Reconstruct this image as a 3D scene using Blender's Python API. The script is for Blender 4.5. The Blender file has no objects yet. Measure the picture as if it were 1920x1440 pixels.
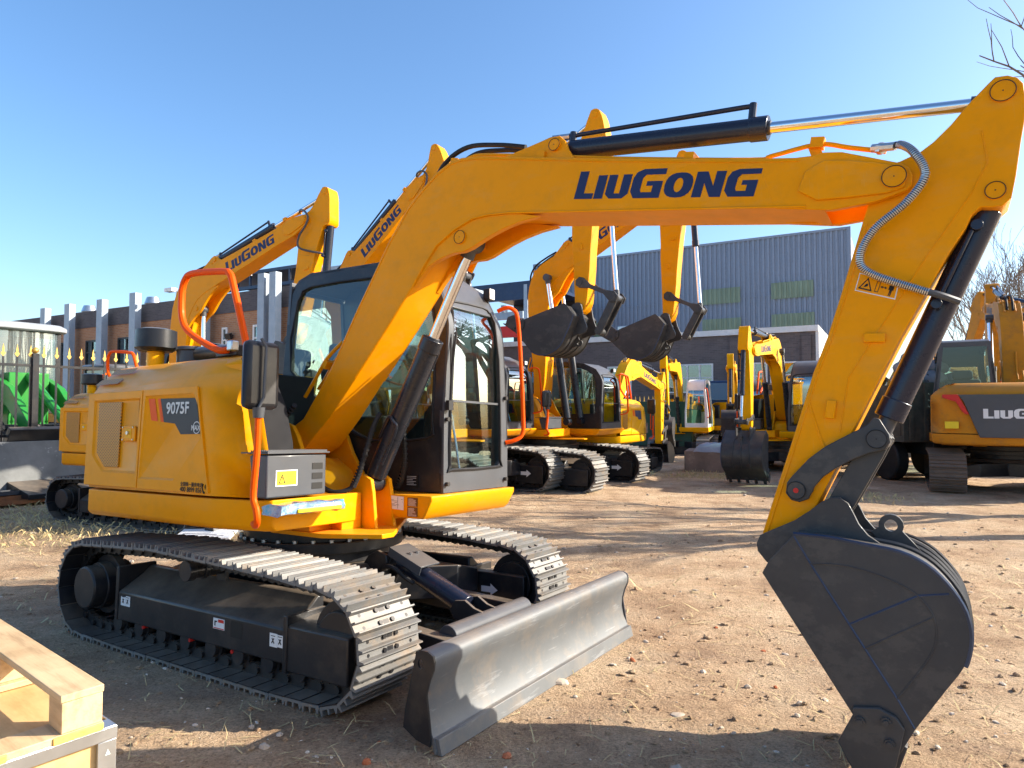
import bpy, bmesh, math, random
from mathutils import Vector, Matrix, noise
R = math.radians
random.seed(7)
QUICK = False
scene = bpy.context.scene
COL = scene.collection
# ------------------------------------------------------------------ camera
F_PX = 1262.0
PITCH = math.atan(45 / F_PX)
CAMZ = 1.75
cd = bpy.data.cameras.new("camera"); cam = bpy.data.objects.new("camera", cd); COL.objects.link(cam)
cd.sensor_width = 36.0; cd.sensor_fit = 'HORIZONTAL'; cd.lens = 36.0 * F_PX / 1920
cd.clip_start = 0.05; cd.clip_end = 3000
cam.location = (0, 0, CAMZ); cam.rotation_euler = (R(90) + PITCH, 0, 0)
scene.camera = cam
# ------------------------------------------------------------------ light
SUN_EL, SUN_AZ = R(27), R(3.5)          # azimuth measured from +X towards +Y
sun_dir = Vector((math.cos(SUN_EL) * math.cos(SUN_AZ), math.cos(SUN_EL) * math.sin(SUN_AZ), math.sin(SUN_EL)))
world = bpy.data.worlds.new("World"); scene.world = world; world.use_nodes = True
wn = world.node_tree; bgn = wn.nodes['Background']
sky = wn.nodes.new('ShaderNodeTexSky'); sky.sky_type = 'NISHITA'; sky.sun_disc = False
sky.sun_elevation = SUN_EL; sky.sun_rotation = R(90) - SUN_AZ
sky.altitude = 50; sky.air_density = 1.0; sky.dust_density = 1.7; sky.ozone_density = 3.0
hsv = wn.nodes.new('ShaderNodeHueSaturation'); hsv.inputs['Saturation'].default_value = 1.14
wn.links.new(sky.outputs[0], hsv.inputs['Color']); wn.links.new(hsv.outputs[0], bgn.inputs[0]); bgn.inputs[1].default_value = 0.136
ld = bpy.data.lights.new("sun", 'SUN'); ld.energy = 5.0; ld.angle = R(0.5); ld.color = (1.0, 0.90, 0.76)
sun = bpy.data.objects.new("sun", ld); COL.objects.link(sun)
sun.rotation_euler = sun_dir.to_track_quat('Z', 'Y').to_euler()
scene.view_settings.view_transform = 'Standard'; scene.view_settings.look = 'None'
scene.view_settings.gamma = 1; scene.view_settings.exposure = 1.15
scene.render.resolution_x = 1024; scene.render.resolution_y = 768
try:
    scene.cycles.max_bounces = 6; scene.cycles.transparent_max_bounces = 12
except Exception: pass
# ------------------------------------------------------------------ materials
MATS = {}
def newmat(name):
    m = bpy.data.materials.new(name); m.use_nodes = True
    nt = m.node_tree; return m, nt, nt.nodes['Principled BSDF']
def lk(nt, a, b): nt.links.new(a, b)
def coords(nt, scale=1.0, kind='Object'):
    tc = nt.nodes.new('ShaderNodeTexCoord'); mp = nt.nodes.new('ShaderNodeMapping')
    s = scale if isinstance(scale, (tuple, list)) else (scale,) * 3
    mp.inputs['Scale'].default_value = s; lk(nt, tc.outputs[kind], mp.inputs[0]); return mp.outputs[0]
def noise_n(nt, vec, scale, detail=4, rough=.55):
    n = nt.nodes.new('ShaderNodeTexNoise'); n.inputs['Scale'].default_value = scale
    n.inputs['Detail'].default_value = detail; n.inputs['Roughness'].default_value = rough
    lk(nt, vec, n.inputs['Vector']); return n.outputs['Fac']
def ramp(nt, fac, stops):
    r = nt.nodes.new('ShaderNodeValToRGB'); e = r.color_ramp.elements
    while len(e) < len(stops): e.new(.5)
    for i, (p, c) in enumerate(stops): e[i].position = p; e[i].color = (c[0], c[1], c[2], 1)
    lk(nt, fac, r.inputs[0]); return r.outputs[0]
def bump(nt, b, h, strength, dist=.01):
    n = nt.nodes.new('ShaderNodeBump'); n.inputs['Strength'].default_value = strength
    n.inputs['Distance'].default_value = dist; lk(nt, h, n.inputs['Height']); lk(nt, n.outputs[0], b.inputs['Normal']); return n
def mul(c, k): return tuple(min(1, x * k) for x in c)
def paint(name, col, rough=.35, metal=0.0, var=.12, coat=0.0, dirt=None, dirt_amt=.35, bs=.05, nscale=2.2):
    if name in MATS: return MATS[name]
    m, nt, b = newmat(name)
    v = coords(nt)
    f = noise_n(nt, v, nscale, 6, .6)
    c = ramp(nt, f, [(.3, mul(col, 1 - var)), (.7, mul(col, 1 + var))])
    if dirt:
        f2 = noise_n(nt, v, 5.5, 8, .7)
        k = ramp(nt, f2, [(.48, (0, 0, 0)), (.72, (dirt_amt,) * 3)])
        mx = nt.nodes.new('ShaderNodeMixRGB'); mx.inputs[2].default_value = (*dirt, 1)
        lk(nt, k, mx.inputs[0]); lk(nt, c, mx.inputs[1]); c = mx.outputs[0]
    td = next((v_ for k_, v_ in TOPDUST.items() if name.startswith(k_)), 0)
    if td:
        ge = nt.nodes.new('ShaderNodeNewGeometry'); sp = nt.nodes.new('ShaderNodeSeparateXYZ'); lk(nt, ge.outputs['Normal'], sp.inputs[0])
        up = ramp(nt, sp.outputs[2], [(.45, (0, 0, 0)), (.95, (td, td, td))]); f3 = noise_n(nt, v, 3.3, 7, .7); nz = ramp(nt, f3, [(.30, (.25, .25, .25)), (.65, (1, 1, 1))])
        mm = nt.nodes.new('ShaderNodeMixRGB'); mm.blend_type = 'MULTIPLY'; mm.inputs[0].default_value = 1; lk(nt, up, mm.inputs[1]); lk(nt, nz, mm.inputs[2])
        m5 = nt.nodes.new('ShaderNodeMixRGB'); m5.inputs[2].default_value = (.30, .235, .17, 1); lk(nt, mm.outputs[0], m5.inputs[0]); lk(nt, c, m5.inputs[1]); c = m5.outputs[0]
    lk(nt, c, b.inputs['Base Color'])
    fr = noise_n(nt, v, 9, 5, .6)
    rr = nt.nodes.new('ShaderNodeMapRange'); rr.inputs[3].default_value = max(.03, rough - .08); rr.inputs[4].default_value = rough + .12
    lk(nt, fr, rr.inputs[0]); lk(nt, rr.outputs[0], b.inputs['Roughness'])
    b.inputs['Metallic'].default_value = metal; b.inputs['Specular IOR Level'].default_value = .32 if metal < .05 else .5
    if 'yellow_paint' in name or 'orange' in name: b.inputs['Specular Tint'].default_value = (1, .62, .20, 1); b.inputs['Specular IOR Level'].default_value = .26
    b.inputs['Coat Weight'].default_value = coat * .35; b.inputs['Coat Roughness'].default_value = .12
    if bs: bump(nt, b, noise_n(nt, v, 60, 3, .5), bs, .004)
    MATS[name] = m; return m
TOPDUST = {'black_paint': .62, 'dark_grey': .28, 'bucket_grey': .22, 'blade_grey': .45, 'yellow_paint': .10, 'worn_yellow': .25, 'chain_black': .6, 'track_steel': .18, 'matt_black': .0}
YEL = paint('yellow_paint', (.84, .315, .0008), .36, 0, .04, .10, (.34, .18, .03), .22)
YEL2 = paint('bright_yellow_paint', (.84, .40, .002), .38, 0, .05, .1, (.38, .25, .06), .2)
YOLD = paint('worn_yellow_paint', (.56, .23, .022), .5, 0, .10, .1, (.30, .14, .05), .7)
ORG = paint('orange_paint', (.82, .085, .003), .42, 0, .04, .05)
BLK = paint('black_paint', (.016, .017, .020), .36, 0, .2, .25, (.10, .08, .06), .35)
DGR = paint('dark_grey_paint', (.062, .068, .078), .38, 0, .12, .3, (.12, .10, .08), .2)
BKT = paint('bucket_grey_paint', (.040, .041, .043), .42, 0, .15, .2, (.09, .08, .07), .3)
CYL = paint('cylinder_black_paint', (.016, .018, .024), .26, 0, .15, .5)
CYLB = paint('cylinder_dark_blue_paint', (.014, .018, .034), .26, 0, .15, .5)
BLADE = paint('blade_grey_paint', (.105, .115, .122), .50, .12, .15, .1, (.30, .22, .14), .3)
def blade_wear(m, sc=(30, 1.2, 9), col=(.34, .35, .36), amt=.35, rust=.75, thr=.58):
    nt = m.node_tree; b = nt.nodes['Principled BSDF']; old = b.inputs['Base Color'].links[0].from_socket
    f = noise_n(nt, coords(nt, sc), 2.2, 8, .7); k = ramp(nt, f, [(thr, (0, 0, 0)), (thr + .08, (amt,) * 3)])
    a = nt.nodes.new('ShaderNodeMixRGB'); a.inputs[2].default_value = (*col, 1); lk(nt, k, a.inputs[0]); lk(nt, old, a.inputs[1])
    f2 = noise_n(nt, coords(nt), 6.5, 9, .75); k2 = ramp(nt, f2, [(.62, (0, 0, 0)), (.70, (rust,) * 3)])
    c = nt.nodes.new('ShaderNodeMixRGB'); c.inputs[2].default_value = (.27, .13, .055, 1); lk(nt, k2, c.inputs[0]); lk(nt, a.outputs[0], c.inputs[1]); lk(nt, c.outputs[0], b.inputs['Base Color'])
blade_wear(BLADE)
blade_wear(BKT, (3, 3, 4), (.095, .088, .078), .35, .05, .50)
blade_wear(YEL, (22, 22, 2.5), (.62, .42, .16), .10, .0, .60)
blade_wear(YEL, (2, 2, 5), (.52, .36, .16), .07, .0, .52)
SHOE = paint('track_steel', (.165, .165, .16), .55, .30, .22, 0, (.26, .19, .125), .85, .25)
SHOED = paint('track_steel_brown', (.16, .115, .085), .75, .2, .25, 0, (.10, .07, .05), .6, .25)
CHAIN = paint('chain_black', (.018, .018, .019), .5, .3, .25, .1, (.08, .06, .04), .4)
CHR = paint('chrome', (.75, .75, .76), .10, 1.0, .04, 0, None, 0, 0)
ZNC = paint('zinc_steel', (.55, .57, .58), .32, .9, .12, 0, None, 0, .1)
MATK = paint('matt_black_panel', (.007, .007, .009), .8, 0, .2)
RUB = paint('black_rubber', (.012, .012, .013), .55, 0, .2, 0, (.07, .06, .05), .3)
NAVY = paint('navy_lettering', (.012, .022, .085), .4, 0, .05)
WHT = paint('white_sticker', (.72, .73, .72), .45, 0, .05)
WHP = paint('white_paint', (.78, .78, .76), .4, 0, .06, .1, (.4, .36, .3), .3)
GRYL = paint('silver_lettering', (.55, .55, .54), .4, .2, .05)
RED = paint('red_paint', (.55, .02, .015), .4, 0, .08, .2)
LABY = paint('label_yellow', (.80, .58, .02), .45, 0, .03)
INK = paint('ink_black', (.012, .012, .012), .5, 0, .02)
BRN = paint('brown_plate', (.10, .045, .02), .4, .3, .15)
GRN = paint('green_paint', (.02, .22, .03), .35, 0, .08, .3, (.12, .16, .05), .3)
GLD = paint('gold_paint', (.60, .36, .08), .4, .6, .1)
SEAT = paint('seat_fabric', (.03, .035, .04), .8, 0, .2)
SEAM = paint('weld_seam_blue', (.028, .045, .085), .3, .3, .3)
NAVP = paint('dark_blue_paint', (.015, .035, .09), .35, 0, .1, .3, (.08, .08, .08), .3)
RUST = paint('rusty_steel', (.30, .12, .045), .8, .1, .3, 0, (.12, .05, .03), .6, .3)
def glass(name, tint, refl=.12, rough=.0, opac=0.0):
    if name in MATS: return MATS[name]
    m, nt, b = newmat(name); nt.nodes.remove(b)
    out = nt.nodes['Material Output']
    tr = nt.nodes.new('ShaderNodeBsdfTransparent'); tr.inputs[0].default_value = (*tint, 1)
    gl = nt.nodes.new('ShaderNodeBsdfGlossy'); gl.inputs['Roughness'].default_value = rough; gl.inputs[0].default_value = (.72, .78, .78, 1)
    fr = nt.nodes.new('ShaderNodeLayerWeight'); fr.inputs[0].default_value = .35
    mr = nt.nodes.new('ShaderNodeMapRange'); mr.inputs[3].default_value = refl; mr.inputs[4].default_value = .55 if refl < .3 else .9
    lk(nt, fr.outputs['Fresnel'], mr.inputs[0])
    mx = nt.nodes.new('ShaderNodeMixShader'); lk(nt, mr.outputs[0], mx.inputs[0]); lk(nt, tr.outputs[0], mx.inputs[1]); lk(nt, gl.outputs[0], mx.inputs[2])
    last = mx.outputs[0]
    if opac:
        df = nt.nodes.new('ShaderNodeBsdfDiffuse'); df.inputs[0].default_value = (.15, .185, .19, 1)
        m2 = nt.nodes.new('ShaderNodeMixShader'); m2.inputs[0].default_value = opac
        lk(nt, last, m2.inputs[1]); lk(nt, df.outputs[0], m2.inputs[2]); last = m2.outputs[0]
    lk(nt, last, out.inputs[0]); MATS[name] = m; return m
GLS = glass('side_window_glass', (.74, .90, .87), .07)
GLF = glass('windscreen_glass', (.45, .66, .64), .42)
GLW = glass('building_window_glass', (.60, .72, .76), .20)
def grill_mat():
    m, nt, b = newmat('perforated_grill')
    v = coords(nt, (62, 62, 62)); vo = nt.nodes.new('ShaderNodeTexVoronoi'); vo.inputs['Randomness'].default_value = .0
    vo.inputs['Scale'].default_value = 1.0
    mp = nt.nodes.new('ShaderNodeMapping'); mp.inputs['Rotation'].default_value = (0, R(45), 0); lk(nt, v, mp.inputs[0]); lk(nt, mp.outputs[0], vo.inputs['Vector'])
    # ignore depth: flatten local y
    sp = nt.nodes.new('ShaderNodeSeparateXYZ'); cb = nt.nodes.new('ShaderNodeCombineXYZ'); lk(nt, mp.outputs[0], sp.inputs[0])
    lk(nt, sp.outputs[0], cb.inputs[0]); lk(nt, sp.outputs[2], cb.inputs[1]); lk(nt, cb.outputs[0], vo.inputs['Vector']); vo.voronoi_dimensions = '2D'
    c = ramp(nt, vo.outputs['Distance'], [(.30, (.05, .018, .002)), (.38, (.60, .25, .004))])
    lk(nt, c, b.inputs['Base Color']); b.inputs['Roughness'].default_value = .4; return m
GRL = grill_mat()
def wood_mat(name, base, dark, grain=(1.5, 14, 14)):
    m, nt, b = newmat(name); v = coords(nt, grain)
    f = noise_n(nt, v, 3.0, 8, .65); c = ramp(nt, f, [(.25, dark), (.5, base), (.8, mul(base, 1.12))])
    v2 = coords(nt, (2, 2, 2)); f2 = noise_n(nt, v2, 2.0, 5, .6)
    k = ramp(nt, f2, [(.45, (1, 1, 1)), (.75, (.62, .55, .45))])
    mx = nt.nodes.new('ShaderNodeMixRGB'); mx.blend_type = 'MULTIPLY'; mx.inputs[0].default_value = .8; lk(nt, c, mx.inputs[1]); lk(nt, k, mx.inputs[2])
    lk(nt, mx.outputs[0], b.inputs['Base Color']); b.inputs['Roughness'].default_value = .7; bump(nt, b, f, .35, .003); return m
WOOD = wood_mat('pale_wood', (.62, .44, .24), (.42, .27, .13))
PLY = wood_mat('plywood', (.66, .44, .19), (.50, .30, .11), (1.2, 6, 6))
OSB = wood_mat('yellow_chip_wood', (.70, .45, .10), (.40, .22, .05), (20, 20, 20))
def brick_mat(name, c1, c2, mortar, scale=1.0):
    m, nt, b = newmat(name)
    tc = nt.nodes.new('ShaderNodeTexCoord'); sp = nt.nodes.new('ShaderNodeSeparateXYZ'); cb = nt.nodes.new('ShaderNodeCombineXYZ')
    lk(nt, tc.outputs['Object'], sp.inputs[0]); ad = nt.nodes.new('ShaderNodeMath'); ad.operation = 'ADD'
    lk(nt, sp.outputs[0], ad.inputs[0]); lk(nt, sp.outputs[1], ad.inputs[1]); lk(nt, ad.outputs[0], cb.inputs[0]); lk(nt, sp.outputs[2], cb.inputs[1])
    br = nt.nodes.new('ShaderNodeTexBrick'); lk(nt, cb.outputs[0], br.inputs['Vector'])
    br.inputs['Color1'].default_value = (*c1, 1); br.inputs['Color2'].default_value = (*c2, 1); br.inputs['Mortar'].default_value = (*mortar, 1)
    br.inputs['Scale'].default_value = scale; br.inputs['Brick Width'].default_value = .26; br.inputs['Row Height'].default_value = .085; br.inputs['Mortar Size'].default_value = .009
    f = noise_n(nt, tc.outputs['Object'], .6, 6, .6)
    k = ramp(nt, f, [(.3, (.72, .72, .74)), (.7, (1.05, 1.03, 1.0))])
    mx = nt.nodes.new('ShaderNodeMixRGB'); mx.blend_type = 'MULTIPLY'; mx.inputs[0].default_value = 1; lk(nt, br.outputs[0], mx.inputs[1]); lk(nt, k, mx.inputs[2])
    lk(nt, mx.outputs[0], b.inputs['Base Color']); b.inputs['Roughness'].default_value = .85; bump(nt, b, br.outputs['Fac'], -.3, .01); return m
BRK_O = brick_mat('orange_brick', (.47, .235, .115), (.38, .175, .085), (.40, .30, .22))
BRK_G = brick_mat('grey_brick', (.115, .105, .115), (.085, .078, .088), (.13, .12, .12))
BRK_D = brick_mat('dark_purple_brick', (.175, .145, .140), (.130, .108, .106), (.18, .16, .155))
CORR = paint('blue_corrugated_steel', (.21, .265, .35), .5, .1, .08, 0, (.16, .17, .2), .5, 0, .15)
CORG = paint('green_translucent_panel', (.20, .27, .20), .5, 0, .15, 0, None, 0, 0, .4)
CORW = paint('pale_corrugated_steel', (.36, .40, .38), .5, .1, .08, 0, None, 0, 0, .4)
COLB = paint('pale_blue_steel_column', (.30, .37, .44), .5, .1, .08, 0, (.5, .5, .5), .3, 0)
def conc_mat(name, base, stain=(.6, .6, .58)):
    m, nt, b = newmat(name); v = coords(nt)
    f = noise_n(nt, v, 1.4, 8, .65); c = ramp(nt, f, [(.3, mul(base, .6)), (.55, base), (.75, mul(base, 1.25))])
    f2 = noise_n(nt, v, 3.0, 4, .7); k = ramp(nt, f2, [(.60, (0, 0, 0)), (.68, (.6, .6, .6))])
    mx = nt.nodes.new('ShaderNodeMixRGB'); mx.inputs[2].default_value = (*stain, 1); lk(nt, k, mx.inputs[0]); lk(nt, c, mx.inputs[1])
    lk(nt, mx.outputs[0], b.inputs['Base Color']); b.inputs['Roughness'].default_value = .9; bump(nt, b, f2, .3, .02); return m
CONC = conc_mat('grey_concrete', (.20, .21, .21)); CONB = conc_mat('brown_concrete', (.24, .18, .14), (.34, .28, .22))
BARK = paint('bark', (.20, .155, .115), .9, 0, .3, 0, None, 0, .3, 8)
STRAW = paint('dry_straw', (.55, .44, .22), .8, 0, .25)
STONE = paint('stone', (.48, .40, .31), .85, 0, .3, 0, (.18, .13, .1), .4, .3, 12)
BRICKR = paint('broken_red_brick', (.42, .13, .055), .85, 0, .2, 0, None, 0, .3, 12)
def ground_mat():
    m, nt, b = newmat('dirt'); v = coords(nt)
    big = noise_n(nt, v, .25, 6, .6); mid = noise_n(nt, v, 1.3, 9, .68); fine = noise_n(nt, v, 14, 10, .72); grit = noise_n(nt, v, 70, 6, .7)
    base = ramp(nt, mid, [(.30, (.37, .235, .145)), (.47, (.65, .455, .29)), (.68, (.86, .67, .455))])
    gm = ramp(nt, fine, [(.28, (.42, .36, .30)), (.42, (.90, .88, .84)), (.56, (1.0, .98, .95)), (.72, (1.3, 1.27, 1.2))])
    mx = nt.nodes.new('ShaderNodeMixRGB'); mx.blend_type = 'MULTIPLY'; mx.inputs[0].default_value = .85; lk(nt, base, mx.inputs[1]); lk(nt, gm, mx.inputs[2])
    g2 = ramp(nt, grit, [(.34, (.55, .52, .50)), (.55, (1, 1, 1)), (.72, (1.25, 1.25, 1.22))])
    m2 = nt.nodes.new('ShaderNodeMixRGB'); m2.blend_type = 'MULTIPLY'; m2.inputs[0].default_value = .8; lk(nt, mx.outputs[0], m2.inputs[1]); lk(nt, g2, m2.inputs[2])
    crumb = noise_n(nt, v, 42, 5, .75); k0 = ramp(nt, crumb, [(.33, (.34, .30, .27)), (.43, (1, 1, 1)), (.64, (1, 1, 1)), (.74, (1.35, 1.32, 1.25))])
    m20 = nt.nodes.new('ShaderNodeMixRGB'); m20.blend_type = 'MULTIPLY'; m20.inputs[0].default_value = .9; lk(nt, m2.outputs[0], m20.inputs[1]); lk(nt, k0, m20.inputs[2]); m2 = m20
    # darker damp earth patches and pale dry-grass litter
    k = ramp(nt, big, [(.50, (0, 0, 0)), (.66, (.5, .5, .5))])
    m3 = nt.nodes.new('ShaderNodeMixRGB'); m3.inputs[2].default_value = (.44, .33, .235, 1); lk(nt, k, m3.inputs[0]); lk(nt, m2.outputs[0], m3.inputs[1])
    vs = coords(nt, (.35, 1.6, 1)); st = noise_n(nt, vs, 1.1, 7, .7); k2 = ramp(nt, st, [(.56, (0, 0, 0)), (.70, (.5, .5, .5))])
    m4 = nt.nodes.new('ShaderNodeMixRGB'); m4.inputs[2].default_value = (.38, .28, .21, 1); lk(nt, k2, m4.inputs[0]); lk(nt, m3.outputs[0], m4.inputs[1])
    lk(nt, m4.outputs[0], b.inputs['Base Color']); b.inputs['Roughness'].default_value = .95; b.inputs['Specular IOR Level'].default_value = .15
    ad = nt.nodes.new('ShaderNodeMath'); ad.operation = 'MULTIPLY_ADD'; lk(nt, grit, ad.inputs[0]); ad.inputs[1].default_value = .35; ad3 = nt.nodes.new('ShaderNodeMath'); lk(nt, fine, ad3.inputs[0]); lk(nt, crumb, ad3.inputs[1]); lk(nt, ad3.outputs[0], ad.inputs[2])
    bump(nt, b, ad.outputs[0], 1.0, .05); return m
DIRT = ground_mat()
# ------------------------------------------------------------------ mesh helpers
class MB:
    def __init__(s): s.v = []; s.f = []; s.X = None
    def add(s, vs, fs):
        n = len(s.v)
        if s.X is not None: vs = [s.X @ Vector(p) for p in vs]
        s.v += [tuple(p) for p in vs]; s.f += [tuple(i + n for i in f) for f in fs]; return s
    def box(s, c, d, rot=None):
        x, y, z = d[0] / 2, d[1] / 2, d[2] / 2
        vs = [Vector((i, j, k)) for i in (-x, x) for j in (-y, y) for k in (-z, z)]
        if rot is not None: vs = [rot @ p for p in vs]
        vs = [p + Vector(c) for p in vs]
        return s.add(vs, [(0, 1, 3, 2), (4, 6, 7, 5), (0, 4, 5, 1), (2, 3, 7, 6), (0, 2, 6, 4), (1, 5, 7, 3)])
    def bx(s, x0, x1, y0, y1, z0, z1): return s.box(((x0 + x1) / 2, (y0 + y1) / 2, (z0 + z1) / 2), (abs(x1 - x0), abs(y1 - y0), abs(z1 - z0)))
    def prism(s, poly, y0, y1, axis='y'):
        n = len(poly)
        if axis == 'y': a = [(p[0], y0, p[1]) for p in poly]; b = [(p[0], y1, p[1]) for p in poly]
        elif axis == 'x': a = [(y0, p[0], p[1]) for p in poly]; b = [(y1, p[0], p[1]) for p in poly]
        else: a = [(p[0], p[1], y0) for p in poly]; b = [(p[0], p[1], y1) for p in poly]
        return s.add(a + b, [tuple(range(n)), tuple(range(2 * n - 1, n - 1, -1))] + [(i, i + n, (i + 1) % n + n, (i + 1) % n) for i in range(n)])
    def loft(s, rings, cap=True, closed=True):
        n = len(rings[0]); vs = [p for r in rings for p in r]; fs = []
        for k in range(len(rings) - 1):
            for i in range(n if closed else n - 1):
                j = (i + 1) % n; fs.append((k * n + i, k * n + j, (k + 1) * n + j, (k + 1) * n + i))
        if cap and closed: fs.append(tuple(range(n - 1, -1, -1))); fs.append(tuple((len(rings) - 1) * n + i for i in range(n)))
        return s.add(vs, fs)
    def cyl(s, p0, p1, r0, r1=None, seg=16, cap=True):
        r1 = r0 if r1 is None else r1; p0, p1 = Vector(p0), Vector(p1); d = (p1 - p0).normalized()
        u = d.orthogonal().normalized(); w = d.cross(u)
        ring = lambda p, r: [p + (u * math.cos(2 * math.pi * i / seg) + w * math.sin(2 * math.pi * i / seg)) * r for i in range(seg)]
        return s.loft([ring(p0, r0), ring(p1, r1)], cap)
    def tube(s, pts, r, seg=8, cap=True):
        pts = [Vector(p) for p in pts]; rings = []; u = None
        for i, p in enumerate(pts):
            d = (pts[min(i + 1, len(pts) - 1)] - pts[max(i - 1, 0)]).normalized()
            u = d.orthogonal().normalized() if u is None else (u - d * u.dot(d)).normalized()
            w = d.cross(u); rr = r[i] if isinstance(r, (list, tuple)) else r
            rings.append([p + (u * math.cos(2 * math.pi * k / seg) + w * math.sin(2 * math.pi * k / seg)) * rr for k in range(seg)])
        return s.loft(rings, cap)
    def sphere(s, c, r, n=8, m=6):
        c = Vector(c); rr = r if isinstance(r, (tuple, list)) else (r, r, r); rings = []
        for j in range(m + 1):
            t = -math.pi / 2 + math.pi * (.02 + .96 * j / m)
            rings.append([c + Vector((rr[0] * math.cos(t) * math.cos(2 * math.pi * i / n), rr[1] * math.cos(t) * math.sin(2 * math.pi * i / n), rr[2] * math.sin(t))) for i in range(n)])
        return s.loft(rings)
    def ringpanel(s, outer, inner, m3, thick, c=None, n=56):
        """wall with an opening: outer and inner outlines are sampled by rays from c; m3(a,b,t) maps to 3-D"""
        def cast(poly, ang):
            best = None; dx, dy = math.cos(ang), math.sin(ang)
            for i in range(len(poly)):
                a, b = poly[i], poly[(i + 1) % len(poly)]
                ex, ey = b[0] - a[0], b[1] - a[1]; den = dx * ey - dy * ex
                if abs(den) < 1e-9: continue
                t = ((a[0] - c[0]) * ey - (a[1] - c[1]) * ex) / den; q = ((a[0] - c[0]) * dy - (a[1] - c[1]) * dx) / den
                if t > 0 and -1e-6 <= q <= 1 + 1e-6 and (best is None or t > best): best = t
            return (c[0] + dx * best, c[1] + dy * best)
        angs = sorted(set([2 * math.pi * k / n for k in range(n)] + [math.atan2(p[1] - c[1], p[0] - c[0]) % (2 * math.pi) for p in list(outer) + list(inner)]))
        O = [cast(outer, a) for a in angs]; I = [cast(inner, a) for a in angs]
        return s.loft([[m3(*p, 0) for p in O], [m3(*p, 0) for p in I], [m3(*p, thick) for p in I], [m3(*p, thick) for p in O], [m3(*p, 0) for p in O]], cap=False)
    def build(s, name, mat, parent=None, bevel=0, ang=35, loc=None):
        me = bpy.data.meshes.new(name); me.from_pydata(s.v, [], s.f); me.validate(); 
        bm = bmesh.new(); bm.from_mesh(me); bmesh.ops.remove_doubles(bm, verts=bm.verts, dist=1e-5); bmesh.ops.recalc_face_normals(bm, faces=bm.faces); bm.to_mesh(me); bm.free()
        me.polygons.foreach_set('use_smooth', [True] * len(me.polygons)); me.set_sharp_from_angle(angle=R(ang))
        me.materials.append(mat); me.update()
        o = bpy.data.objects.new(name, me); COL.objects.link(o)
        if parent is not None: o.parent = parent
        if bevel:
            md = o.modifiers.new('bevel', 'BEVEL'); md.width = bevel; md.segments = 2; md.limit_method = 'ANGLE'; md.angle_limit = R(40); md.harden_normals = False
        return o
def tag(o, label=None, cat=None, group=None, kind=None):
    if label: o['label'] = label
    if cat: o['category'] = cat
    if group: o['group'] = group
    if kind: o['kind'] = kind
    return o
def thing(name, label, cat, loc=(0, 0, 0), rz=0, group=None, scale=1):
    o = bpy.data.objects.new(name, None); COL.objects.link(o); o.empty_display_size = .2
    o.location = loc; o.rotation_euler = (0, 0, rz); o.scale = (scale,) * 3
    return tag(o, label, cat, group)
def spline(pts, n=6):
    pts = [Vector(p) for p in pts]; out = []
    for i in range(len(pts) - 1):
        p0 = pts[max(i - 1, 0)]; p1 = pts[i]; p2 = pts[i + 1]; p3 = pts[min(i + 2, len(pts) - 1)]
        for k in range(n):
            t = k / n; out.append(.5 * ((2 * p1) + (p2 - p0) * t + (2 * p0 - 5 * p1 + 4 * p2 - p3) * t * t + (3 * p1 - p0 - 3 * p2 + p3) * t ** 3))
    return out + [pts[-1]]
def smooth2(poly, n=3, closed=True, sharp=()):
    """Catmull-Rom on a closed 2-D outline"""
    N = len(poly); out = []
    for i in range(N):
        p0, p1, p2, p3 = [Vector(poly[(i + k) % N]) for k in (-1, 0, 1, 2)]
        if i in sharp or (i + 1) % N in sharp: out.append(tuple(p1)); continue
        for k in range(n):
            t = k / n; out.append(tuple(.5 * ((2 * p1) + (p2 - p0) * t + (2 * p0 - 5 * p1 + 4 * p2 - p3) * t * t + (3 * p1 - p0 - 3 * p2 + p3) * t ** 3)))
    return out
# lettering: heavy slanted capitals, each a polygon in a unit-high cell
GLY = {
 'L': (.66, [[(0, 0), (.62, 0), (.62, .20), (.30, .20), (.30, 1), (0, 1)]]),
 'I': (.36, [[(0, 0), (.30, 0), (.30, .84), (0, .84)]]),
 'U': (.80, [[(0, .84), (0, .16), (.16, 0), (.58, 0), (.74, .16), (.74, .84), (.46, .84), (.46, .18), (.28, .18), (.28, .84)]]),
 'G': (1.03, [[(.97, 1), (.28, 1), (.08, .9), (0, .70), (0, .24), (.14, 0), (.94, 0), (.94, .58), (.46, .58), (.46, .42), (.66, .42), (.66, .20), (.34, .20), (.30, .28), (.30, .68), (.38, .80), (.97, .80)]]),
 'g': (.92, [[(.86, .88), (.26, .88), (.08, .8), (0, .62), (0, .2), (.14, 0), (.83, 0), (.83, .52), (.42, .52), (.42, .37), (.57, .37), (.57, .18), (.32, .18), (.28, .26), (.28, .60), (.36, .71), (.86, .71)]]),
 'O': (.86, 'ring'),
 'N': (.88, [[(0, 0), (0, .84), (.30, .84), (.54, .36), (.54, .84), (.81, .84), (.81, 0), (.51, 0), (.27, .46), (.27, 0)]]),
}
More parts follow.
